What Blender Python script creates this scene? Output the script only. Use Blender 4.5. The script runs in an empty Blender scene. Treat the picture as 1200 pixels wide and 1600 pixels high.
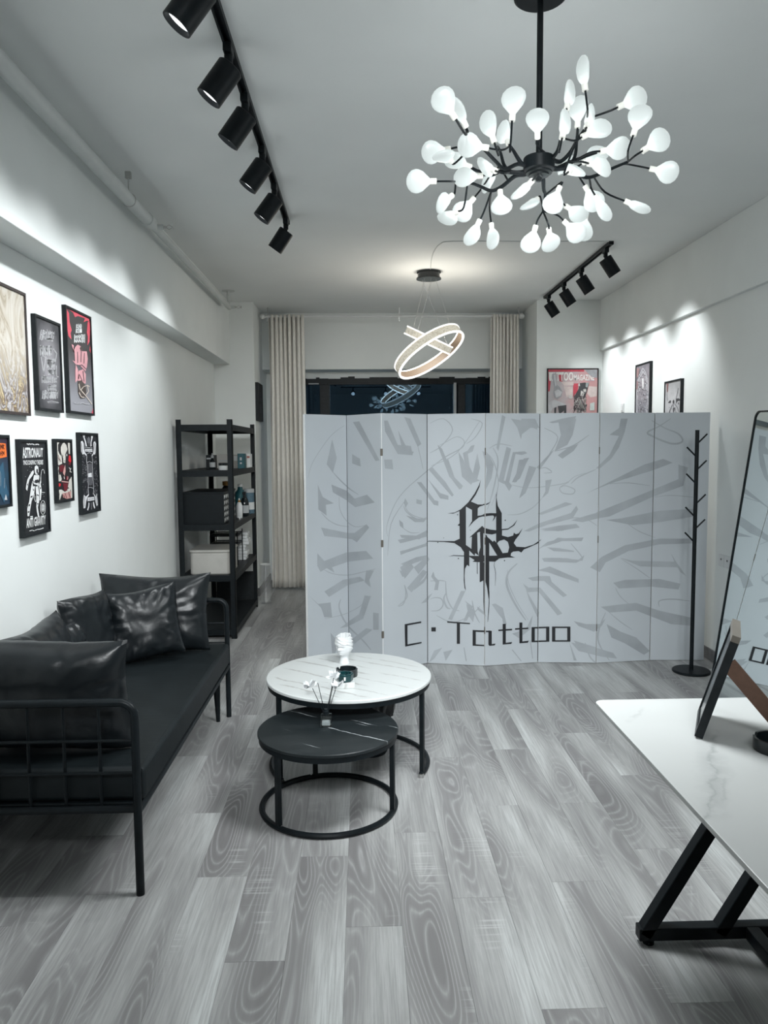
import bpy, bmesh, math, random
from mathutils import Vector, Matrix, noise as mnoise
random.seed(7)
scene = bpy.context.scene
col = scene.collection
PI = math.pi

# ------------------------------------------------------------------ camera
cam_data = bpy.data.cameras.new('camera')
cam_data.sensor_fit = 'VERTICAL'; cam_data.sensor_height = 36.0; cam_data.lens = 27.0
cam_data.clip_start = 0.05; cam_data.clip_end = 100
cam = bpy.data.objects.new('camera', cam_data); col.objects.link(cam); scene.camera = cam
def aim_camera(loc, yaw, pitch, roll):
    a, p, r = math.radians(yaw), math.radians(pitch), math.radians(roll)
    f = Vector((math.sin(a)*math.cos(p), math.cos(a)*math.cos(p), -math.sin(p)))
    rt = Vector((math.cos(a), -math.sin(a), 0)); up = rt.cross(f)
    R = rt*math.cos(r) - up*math.sin(r); U = up*math.cos(r) + rt*math.sin(r)
    m = Matrix((R, U, -f)).transposed().to_4x4(); m.translation = loc
    cam.matrix_world = m
aim_camera(Vector((0, 0, 1.55)), 1.62, 4.67, 0.41)

# ------------------------------------------------------------------ world (night outside), exposure
world = bpy.data.worlds.new('night'); scene.world = world; world.use_nodes = True
bg = world.node_tree.nodes['Background']
bg.inputs[0].default_value = (0.010, 0.020, 0.034, 1); bg.inputs[1].default_value = 0.12
scene.view_settings.view_transform = 'Standard'; scene.view_settings.look = 'None'
scene.view_settings.gamma = 1.0; scene.view_settings.use_curve_mapping = False
scene.view_settings.exposure = 0.0
LAMP = (0.945, 0.985, 1.0)          # cool white LED
SPOT_W, RSPOT_W, DOWN_W, ADDED_DOWN_W, OMNI_W, BULB_E, RING_E, RING_W, FRONT_W, FLOOR_W = 58, 46, 0, 145, 11, 1.0, 1.15, 20, 400, 0

# ------------------------------------------------------------------ helpers
class MB:
    def __init__(s): s.v = []; s.f = []
    def add(s, vs, fs):
        o = len(s.v); s.v += [tuple(v) for v in vs]; s.f += [tuple(i+o for i in f) for f in fs]; return s
    def box(s, x0, x1, y0, y1, z0, z1):
        return s.add([(x0,y0,z0),(x1,y0,z0),(x1,y1,z0),(x0,y1,z0),(x0,y0,z1),(x1,y0,z1),(x1,y1,z1),(x0,y1,z1)],
                     [(3,2,1,0),(4,5,6,7),(0,1,5,4),(1,2,6,5),(2,3,7,6),(3,0,4,7)])
    def obox(s, m, sx, sy, sz):
        vs = [m @ Vector((x*sx/2, y*sy/2, z*sz/2)) for z in (-1,1) for x, y in ((-1,-1),(1,-1),(1,1),(-1,1))]
        return s.add(vs, [(3,2,1,0),(4,5,6,7),(0,1,5,4),(1,2,6,5),(2,3,7,6),(3,0,4,7)])
    def tube(s, pts, r, n=10, closed=False):
        P = [Vector(p) for p in pts]; N = len(P)
        rs = r if isinstance(r, (list, tuple)) else [r]*N
        rings = []; nrm = None
        for i, p in enumerate(P):
            if closed: t = P[(i+1) % N] - P[i-1]
            else: t = P[min(i+1, N-1)] - P[max(i-1, 0)]
            t.normalize()
            if nrm is None:
                nrm = t.orthogonal().normalized()
            nrm = (nrm - t*nrm.dot(t)).normalized(); b = t.cross(nrm)
            rings.append([p + (nrm*math.cos(2*PI*k/n) + b*math.sin(2*PI*k/n))*rs[i] for k in range(n)])
        vs = [v for rg in rings for v in rg]; fs = []
        for i in range(N if closed else N-1):
            a, b2 = i*n, ((i+1) % N)*n
            for k in range(n): fs.append((a+k, a+(k+1) % n, b2+(k+1) % n, b2+k))
        if not closed: fs += [tuple(range(n-1, -1, -1)), tuple((N-1)*n+k for k in range(n))]
        return s.add(vs, fs)
    def bar(s, a, b, w, d, upv=(0,0,1)):              # rectangular bar between two points
        a, b = Vector(a), Vector(b); t = (b-a); L = t.length; t.normalize(); u = Vector(upv)
        x = t.cross(u)
        x = x.normalized() if x.length > 1e-4 else t.orthogonal().normalized()
        y = x.cross(t)
        m = Matrix((x, y, t)).transposed().to_4x4(); m.translation = (a+b)/2
        return s.obox(m, w, d, L)
    def lathe(s, prof, c=(0,0,0), n=24, m=None):
        vs = []; fs = []
        for r, z in prof:
            for k in range(n):
                v = Vector((r*math.cos(2*PI*k/n), r*math.sin(2*PI*k/n), z))
                vs.append((m @ v) if m else v + Vector(c))
        for i in range(len(prof)-1):
            for k in range(n): fs.append((i*n+k, i*n+(k+1) % n, (i+1)*n+(k+1) % n, (i+1)*n+k))
        if prof[0][0] > 1e-5: fs.append(tuple(range(n-1, -1, -1)))
        if prof[-1][0] > 1e-5: fs.append(tuple((len(prof)-1)*n+k for k in range(n)))
        return s.add(vs, fs)
    def prism(s, poly, z0, z1):
        n = len(poly)
        vs = [(x,y,z0) for x,y in poly] + [(x,y,z1) for x,y in poly]
        return s.add(vs, [tuple(range(n-1,-1,-1)), tuple(range(n, 2*n))] + [(i,(i+1) % n,n+(i+1) % n,n+i) for i in range(n)])
    def grid(s, fn, nu, nv, wrapu=False):
        vs = [fn(i/(nu if wrapu else nu-1), j/(nv-1)) for j in range(nv) for i in range(nu)]
        fs = []
        for j in range(nv-1):
            for i in range(nu if wrapu else nu-1):
                fs.append((j*nu+i, j*nu+(i+1) % nu, (j+1)*nu+(i+1) % nu, (j+1)*nu+i))
        return s.add(vs, fs)
    def mesh(s, name, mat, off=(0,0,0), smooth=False, tri=False):
        me = bpy.data.meshes.new(name)
        ox, oy, oz = off
        me.from_pydata([(x-ox, y-oy, z-oz) for x, y, z in s.v], [], s.f)
        bm = bmesh.new(); bm.from_mesh(me)
        bmesh.ops.remove_doubles(bm, verts=bm.verts, dist=1e-5)
        bmesh.ops.recalc_face_normals(bm, faces=bm.faces)
        if tri: bmesh.ops.triangulate(bm, faces=[f for f in bm.faces if len(f.verts) > 4])
        bm.to_mesh(me); bm.free()
        if smooth:
            me.shade_smooth(); me.set_sharp_from_angle(angle=math.radians(35))
        me.materials.append(mat); return me
    def build(s, name, mat, parent=None, smooth=False, bevel=0, local=False, seg=2):
        off = (0,0,0)
        if parent is not None and not local:
            p = parent; o = Vector((0,0,0))
            while p is not None: o += Vector(p.location); p = p.parent
            off = tuple(o)
        ob = bpy.data.objects.new(name, s.mesh(name, mat, off, smooth)); col.objects.link(ob)
        if parent is not None: ob.parent = parent
        if bevel:
            md = ob.modifiers.new('bevel', 'BEVEL'); md.width = bevel; md.segments = seg; md.limit_method = 'ANGLE'
        return ob
def tag(o, label=None, cat=None, group=None, kind=None):
    if label: o['label'] = label
    if cat: o['category'] = cat
    if group: o['group'] = group
    if kind: o['kind'] = kind
    return o
def thing(name, label, cat, loc=(0,0,0), rz=0, group=None):
    o = bpy.data.objects.new(name, None); col.objects.link(o); o.empty_display_size = .1
    o.location = loc; o.rotation_euler = (0,0,rz); return tag(o, label, cat, group)
def struct(name, mb, m, parent=None, bevel=0, smooth=False):
    o = mb.build(name, m, parent, bevel=bevel, smooth=smooth)
    if parent is None: o['kind'] = 'structure'
    return o
def arc(c, r, a0, a1, n, plane='xz'):
    out = []
    for i in range(n+1):
        a = a0 + (a1-a0)*i/n; u, w = r*math.cos(a), r*math.sin(a)
        out.append({'xz': (c[0]+u, c[1], c[2]+w), 'xy': (c[0]+u, c[1]+w, c[2]), 'yz': (c[0], c[1]+u, c[2]+w)}[plane])
    return out

# ------------------------------------------------------------------ materials
class NT:
    def __init__(s, name):
        s.m = bpy.data.materials.new(name); s.m.use_nodes = True; s.t = s.m.node_tree
        s.p = s.t.nodes['Principled BSDF']; s.out = s.t.nodes['Material Output']
    def n(s, typ, **kw):
        nd = s.t.nodes.new(typ)
        for k, v in kw.items():
            if k.startswith('i_'):
                key = k[2:]; key = int(key) if key.isdigit() else key.replace('_', ' ')
                nd.inputs[key].default_value = v
            else: setattr(nd, k, v)
        return nd
    def l(s, a, b): s.t.links.new(a, b)
    def math(s, op, a, b=None, clamp=False):
        nd = s.n('ShaderNodeMath', operation=op, use_clamp=clamp)
        for i, x in enumerate((a, b)):
            if x is None: continue
            if isinstance(x, (int, float)): nd.inputs[i].default_value = x
            else: s.l(x, nd.inputs[i])
        return nd.outputs[0]
    def mapping(s, scale, coord='Object', rnd=False, rot=(0,0,0)):
        tc = s.n('ShaderNodeTexCoord'); mp = s.n('ShaderNodeMapping'); mp.inputs['Scale'].default_value = scale
        mp.inputs['Rotation'].default_value = rot
        src = tc.outputs[coord]
        if rnd:
            oi = s.n('ShaderNodeObjectInfo'); cx = s.n('ShaderNodeCombineXYZ')
            s.l(s.math('MULTIPLY', oi.outputs['Random'], 37.0), cx.inputs[0]); s.l(s.math('MULTIPLY', oi.outputs['Random'], 91.0), cx.inputs[1])
            s.l(s.math('MULTIPLY', oi.outputs['Random'], 53.0), cx.inputs[2])
            va = s.n('ShaderNodeVectorMath', operation='ADD'); s.l(src, va.inputs[0]); s.l(cx.outputs[0], va.inputs[1]); src = va.outputs[0]
        s.l(src, mp.inputs['Vector']); return mp.outputs[0]
    def noise(s, vec, scale, detail=2, rough=.5, dist=0):
        nd = s.n('ShaderNodeTexNoise', i_Scale=scale, i_Detail=detail, i_Roughness=rough, i_Distortion=dist); s.l(vec, nd.inputs['Vector']); return nd.outputs['Fac']
    def ramp(s, fac, stops, interp='LINEAR'):
        r = s.n('ShaderNodeValToRGB'); r.color_ramp.interpolation = interp; e = r.color_ramp.elements
        while len(e) < len(stops): e.new(.5)
        for i, (p, c) in enumerate(stops):
            e[i].position = p; e[i].color = (c[0], c[1], c[2], 1) if isinstance(c, (tuple, list)) else (c, c, c, 1)
        s.l(fac, r.inputs[0]); return r.outputs[0]
    def mix(s, fac, a, b, blend='MIX'):
        nd = s.n('ShaderNodeMix', data_type='RGBA', blend_type=blend)
        for sock, x in ((nd.inputs[0], fac), (nd.inputs[6], a), (nd.inputs[7], b)):
            if isinstance(x, (int, float)): sock.default_value = x
            elif isinstance(x, tuple): sock.default_value = (*x[:3], 1)
            else: s.l(x, sock)
        return nd.outputs[2]
    def bump(s, h, strength, dist=.002):
        b = s.n('ShaderNodeBump', i_Strength=strength, i_Distance=dist); s.l(h, b.inputs['Height']); s.l(b.outputs[0], s.p.inputs['Normal'])
def pm(name, c, rough=.5, metal=0, var=.06, scale=12, bump=0, bscale=200, spec=.5, coat=0):
    k = NT(name); v = k.mapping((1,1,1)); f = k.noise(v, scale, 3)
    lo = tuple(max(0, x*(1-var)) for x in c); hi = tuple(min(1, x*(1+var)) for x in c)
    k.l(k.ramp(f, [(.3, lo), (.7, hi)]), k.p.inputs['Base Color'])
    k.p.inputs['Roughness'].default_value = rough; k.p.inputs['Metallic'].default_value = metal
    k.p.inputs['Specular IOR Level'].default_value = spec; k.p.inputs['Coat Weight'].default_value = coat
    if bump: k.bump(k.noise(v, bscale, 3), bump, .001)
    return k.m
def emit(name, c, e, base=(.8,.8,.8)):
    k = NT(name); k.p.inputs['Base Color'].default_value = (*base, 1); k.p.inputs['Emission Color'].default_value = (*c, 1)
    k.p.inputs['Emission Strength'].default_value = e; return k.m
M = {}
M['wall'] = pm('wall_paint', (.79,.82,.81), .85, var=.02, scale=3, bump=.08, bscale=350)
M['ceil'] = pm('ceiling_paint', (.82,.845,.84), .9, var=.02, scale=2, bump=.06, bscale=300)
M['pipe'] = pm('pipe_paint', (.60,.63,.62), .5, var=.03)
M['black'] = pm('black_metal', (.007,.010,.012), .42, .0, spec=.18, var=.2, scale=30, bump=.05, bscale=500)
M['blackgloss'] = pm('black_gloss', (.008,.012,.014), .15, .0, var=.2, scale=30)
M['frameblk'] = pm('frame_black', (.014,.017,.019), .45, spec=.2, var=.2, scale=40)
M['steel'] = pm('steel', (.55,.55,.54), .3, 1, var=.1)
M['leather'] = None
k = NT('black_leather'); v = k.mapping((1,1,1))
k.l(k.ramp(k.noise(v, 9, 4), [(.3, (.004,.006,.008)), (.7, (.008,.011,.013))]), k.p.inputs['Base Color'])
k.p.inputs['Roughness'].default_value = .34; k.p.inputs['Specular IOR Level'].default_value = .42
h = k.math('ADD', k.noise(v, 22, 4, .6, 1.2), k.math('MULTIPLY', k.noise(v, 420, 2), .10)); k.bump(h, .22, .004); M['leather'] = k.m
k = NT('seat_leather'); v = k.mapping((1,1,1))
k.l(k.ramp(k.noise(v, 9, 4), [(.3, (.006,.009,.0105)), (.7, (.010,.014,.016))]), k.p.inputs['Base Color'])
k.p.inputs['Roughness'].default_value = .5; k.p.inputs['Specular IOR Level'].default_value = .22
k.bump(k.math('ADD', k.noise(k.mapping((1,6,1)), 14, 4), k.math('MULTIPLY', k.noise(v, 420, 2), .2)), .25, .002); M['seat'] = k.m
# oak laminate, grey: contour lines of a stretched noise make the cathedral grain; each plank starts elsewhere in it
k = NT('grey_oak_plank'); va = k.mapping((5.0, .80, 1), rnd=True); vb = k.mapping((90, 2.6, 1), rnd=True); vc = k.mapping((9, .55, 1), rnd=True)
base = k.noise(va, 1.15, 1.0, .40, .30)
rings = k.math('PINGPONG', k.math('MULTIPLY', base, 27.0), .5)
lines = k.ramp(rings, [(.0, 1.0), (.13, .35), (.30, .0)])
fib = k.noise(vb, 1.6, 4, .65); streak = k.noise(vc, 1.0, 3, .6)
tone = k.math('ADD', k.math('MULTIPLY', base, .62), k.math('MULTIPLY', streak, .38))
cA = k.ramp(tone, [(.35, (.60,.618,.613)), (.46, (.43,.435,.43)), (.55, (.285,.284,.283)), (.66, (.205,.20,.202))])
heart = k.ramp(tone, [(.42, .10), (.54, .95)])
cB = k.mix(k.math('MULTIPLY', lines, k.math('MULTIPLY', heart, .60)), cA, (.50,.505,.505))
cC = k.mix(k.ramp(fib, [(.38, .45), (.60, 0.)]), cB, (.22,.218,.22))
oi = k.n('ShaderNodeObjectInfo')
cD = k.mix(1.0, cC, k.ramp(oi.outputs['Random'], [(0, (.96,.96,.96)), (1, (1.04,1.04,1.04))]), 'MULTIPLY')
sawv = k.mapping((2.2, 70, 1), rnd=True); saw = k.math('MULTIPLY', k.ramp(k.noise(sawv, 1.3, 2), [(.56, 0.), (.66, 1.)]), k.ramp(k.noise(k.mapping((6,2.2,1), rnd=True), 1.0, 1), [(.60, 0.), (.72, .45)]))
cE = k.mix(saw, cD, (.62,.63,.63))
k.l(cE, k.p.inputs['Base Color']); k.p.inputs['Roughness'].default_value = .42; k.p.inputs['Specular IOR Level'].default_value = .4
k.bump(k.math('ADD', k.math('MULTIPLY', lines, .5), fib), .18, .0010); M['plank'] = k.m
M['sub'] = pm('subfloor', (.03,.03,.03), .9)
def marble(name, base, vein, rot, rough, veins, wob=.03, cloud=.2):
    """veins: (offset across, half width, start along, end along, strength) in metres about the slab's own centre"""
    k = NT(name); tc = k.n('ShaderNodeTexCoord'); mp = k.n('ShaderNodeMapping'); mp.inputs['Rotation'].default_value = (0,0,-rot); k.l(tc.outputs['Object'], mp.inputs[0])
    sx = k.n('ShaderNodeSeparateXYZ'); k.l(mp.outputs[0], sx.inputs[0]); v1 = k.mapping((1,1,1))
    wv = k.math('MULTIPLY', k.math('SUBTRACT', k.noise(v1, 7, 4, .6), .5), wob*2)
    across = k.math('ADD', sx.outputs[1], wv); brk = k.noise(v1, 26, 2); wid = k.math('ADD', .35, k.math('MULTIPLY', k.noise(v1, 15, 2), 1.4))
    tot = None
    for off, hw, t0, t1, st in veins:
        d = k.math('DIVIDE', k.math('ABSOLUTE', k.math('SUBTRACT', across, off)), k.math('MULTIPLY', wid, hw))
        m = k.math('MULTIPLY', k.math('SUBTRACT', 1.0, d, True), st)
        ma = k.math('MULTIPLY', k.math('MULTIPLY', k.math('SUBTRACT', sx.outputs[0], t0), 18.0, True), k.math('MULTIPLY', k.math('SUBTRACT', t1, sx.outputs[0]), 18.0, True))
        m = k.math('MULTIPLY', m, ma); tot = m if tot is None else k.math('MAXIMUM', tot, m)
    tot = k.math('MULTIPLY', tot, k.ramp(brk, [(.34, .25), (.5, 1.)]), True)
    cl = k.ramp(k.noise(k.mapping((1.2,3.5,1), rot=(0,0,-rot)), 2.2, 4), [(.42, 0.), (.72, cloud)])
    c1 = k.mix(cl, base, tuple(b*.6 + ve*.4 for b, ve in zip(base, vein)))
    k.l(k.mix(tot, c1, vein), k.p.inputs['Base Color']); k.p.inputs['Roughness'].default_value = rough; k.p.inputs['Specular IOR Level'].default_value = .3; return k.m
M['wmarble'] = marble('white_marble', (.60,.625,.62), (.29,.28,.27), -.62, .30, [(.22,.009,-.3,.3,.7),(.14,.007,-.35,.05,.75),(.05,.010,-.4,.1,.8),(-.02,.007,-.1,.4,.7),(-.10,.010,-.35,.2,.8),(-.17,.007,-.05,.35,.7),(-.24,.010,-.3,.3,.8),(.29,.007,-.2,.25,.7),(.10,.008,.1,.4,.65),(-.31,.008,-.2,.2,.8)])
M['bmarble'] = marble('black_marble', (.010,.014,.016), (.60,.64,.66), -.62, .42, [(.075,.0035,-.3,-.12,.9),(.005,.0032,-.05,.32,1.0),(.135,.003,.02,.17,.9),(.115,.002,.05,.15,.6),(-.12,.002,-.16,-.10,.6),(.165,.003,.20,.30,.8),(-.20,.003,.02,.12,.6),(-.02,.002,-.30,-.27,.7)], .02, .05)
M['desk'] = marble('desk_slab', (.47,.485,.48), (.27,.285,.285), 1.11, .30, [(.38,.045,-.26,.16,.40),(.385,.012,-.30,.34,.7),(.36,.012,-.18,.05,.5),(.61,.012,.28,.46,.4),(-.1,.03,-.5,.5,.4)], .05, .10)
M['white'] = pm('white_plastic', (.72,.74,.74), .45, var=.02)
M['plaster'] = pm('white_plaster', (.62,.64,.65), .6, var=.03, scale=60, bump=.2, bscale=150)
M['cream'] = pm('cream_box', (.46,.45,.42), .6, var=.06)
M['panel'] = pm('screen_print_ground', (.47,.505,.535), .55, var=.05, scale=1.4, bump=.05, bscale=300)
M['paneledge'] = pm('screen_edge', (.78,.79,.79), .6, var=.03)
M['pgrey'] = pm('grey_ink', (.345,.37,.395), .6, var=.10, scale=5)
M['pblack'] = pm('black_ink', (.008,.009,.012), .6, var=.1)
M['brown'] = pm('brown_backing', (.115,.062,.040), .6, var=.1, scale=60)
M['bronze'] = pm('bronze_edge', (.16,.145,.125), .4, .3)
M['teal'] = pm('teal_card', (.006,.085,.105), .5, var=.1)
M['tealglass'] = pm('teal_glass', (.006,.040,.045), .12, var=.6, scale=25)
M['orange'] = pm('amber', (.32,.16,.03), .5)
M['ltgrey'] = pm('light_grey', (.42,.44,.45), .5, var=.08)
M['curtain'] = pm('curtain_cloth', (.80,.78,.73), .95, var=.03, scale=30, bump=.3, bscale=600)
M['baseboard'] = pm('baseboard_vinyl', (.16,.16,.165), .5, var=.25, scale=20)
k = NT('bulb_acrylic'); tc = k.n('ShaderNodeTexCoord'); sx = k.n('ShaderNodeSeparateXYZ'); k.l(tc.outputs['Object'], sx.inputs[0])
g = k.ramp(sx.outputs[2], [(.018, 1.0), (.045, .66), (.085, .48)])
k.p.inputs['Base Color'].default_value = (.28,.30,.30,1); k.p.inputs['Emission Color'].default_value = (.90,1.0,.98,1); k.p.inputs['Roughness'].default_value = .35
k.l(k.math('MULTIPLY', g, BULB_E), k.p.inputs['Emission Strength']); M['bulb'] = k.m
M['socket'] = emit('bulb_socket', (.95,.97,.9), .35, (.75,.75,.7))
M['lampface'] = emit('spot_lens', LAMP, 1.6)
k = NT('crystal_band'); v = k.mapping((1,1,1)); nz = k.n('ShaderNodeTexVoronoi', i_Scale=75.0); k.l(v, nz.inputs['Vector'])
k.p.inputs['Base Color'].default_value = (.5,.46,.38,1); k.p.inputs['Roughness'].default_value = .15
k.l(k.ramp(nz.outputs['Distance'], [(.0, (1,.98,.90)), (.9, (.42,.37,.26))]), k.p.inputs['Emission Color']); k.p.inputs['Emission Strength'].default_value = .5; M['crystal'] = k.m
M['led'] = emit('led_strip', (1.0,.985,.94), RING_E)
M['ringinner'] = pm('ring_inside', (.10,.075,.055), .45, 0)
# window glass: clear, mirror-like at night
k = NT('window_glass'); k.t.nodes.remove(k.p); fr = k.n('ShaderNodeFresnel', i_IOR=2.05); tr = k.n('ShaderNodeBsdfTransparent'); gl = k.n('ShaderNodeBsdfGlossy', i_Roughness=.0)
gl.inputs['Color'].default_value = (.50,.72,.95,1); tr.inputs['Color'].default_value = (.8,.9,.95,1)
mx = k.n('ShaderNodeMixShader'); k.l(fr.outputs[0], mx.inputs[0]); k.l(tr.outputs[0], mx.inputs[1]); k.l(gl.outputs[0], mx.inputs[2]); k.l(mx.outputs[0], k.out.inputs[0]); M['glass'] = k.m
k = NT('clear_glass'); k.t.nodes.remove(k.p); fr = k.n('ShaderNodeFresnel', i_IOR=1.5); tr = k.n('ShaderNodeBsdfTransparent'); gl = k.n('ShaderNodeBsdfGlossy', i_Roughness=.03)
tr.inputs['Color'].default_value = (.86,.90,.90,1)
mx = k.n('ShaderNodeMixShader'); k.l(fr.outputs[0], mx.inputs[0]); k.l(tr.outputs[0], mx.inputs[1]); k.l(gl.outputs[0], mx.inputs[2]); k.l(mx.outputs[0], k.out.inputs[0]); M['clear'] = k.m
k = NT('mirror_silver'); k.p.inputs['Base Color'].default_value = (.80,.86,.86,1); k.p.inputs['Metallic'].default_value = 1; k.p.inputs['Roughness'].default_value = .0; M['mirror'] = k.m
k = NT('acrylic'); k.t.nodes.remove(k.p); tr = k.n('ShaderNodeBsdfTransparent'); df_ = k.n('ShaderNodeBsdfDiffuse'); gl = k.n('ShaderNodeBsdfGlossy', i_Roughness=.08)
df_.inputs['Color'].default_value = (.75,.77,.77,1); ma = k.n('ShaderNodeMixShader'); ma.inputs[0].default_value = .5; k.l(df_.outputs[0], ma.inputs[1]); k.l(gl.outputs[0], ma.inputs[2])
mx = k.n('ShaderNodeMixShader'); mx.inputs[0].default_value = .13; k.l(tr.outputs[0], mx.inputs[1]); k.l(ma.outputs[0], mx.inputs[2]); k.l(mx.outputs[0], k.out.inputs[0]); M['acrylic'] = k.m
_ink = {}
def ink(c):
    key = tuple(round(x, 3) for x in c)
    if key not in _ink: _ink[key] = pm('ink_%d' % len(_ink), key, .5, var=.10, scale=30)
    return _ink[key]
MIRROR_A = 1.6
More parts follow.
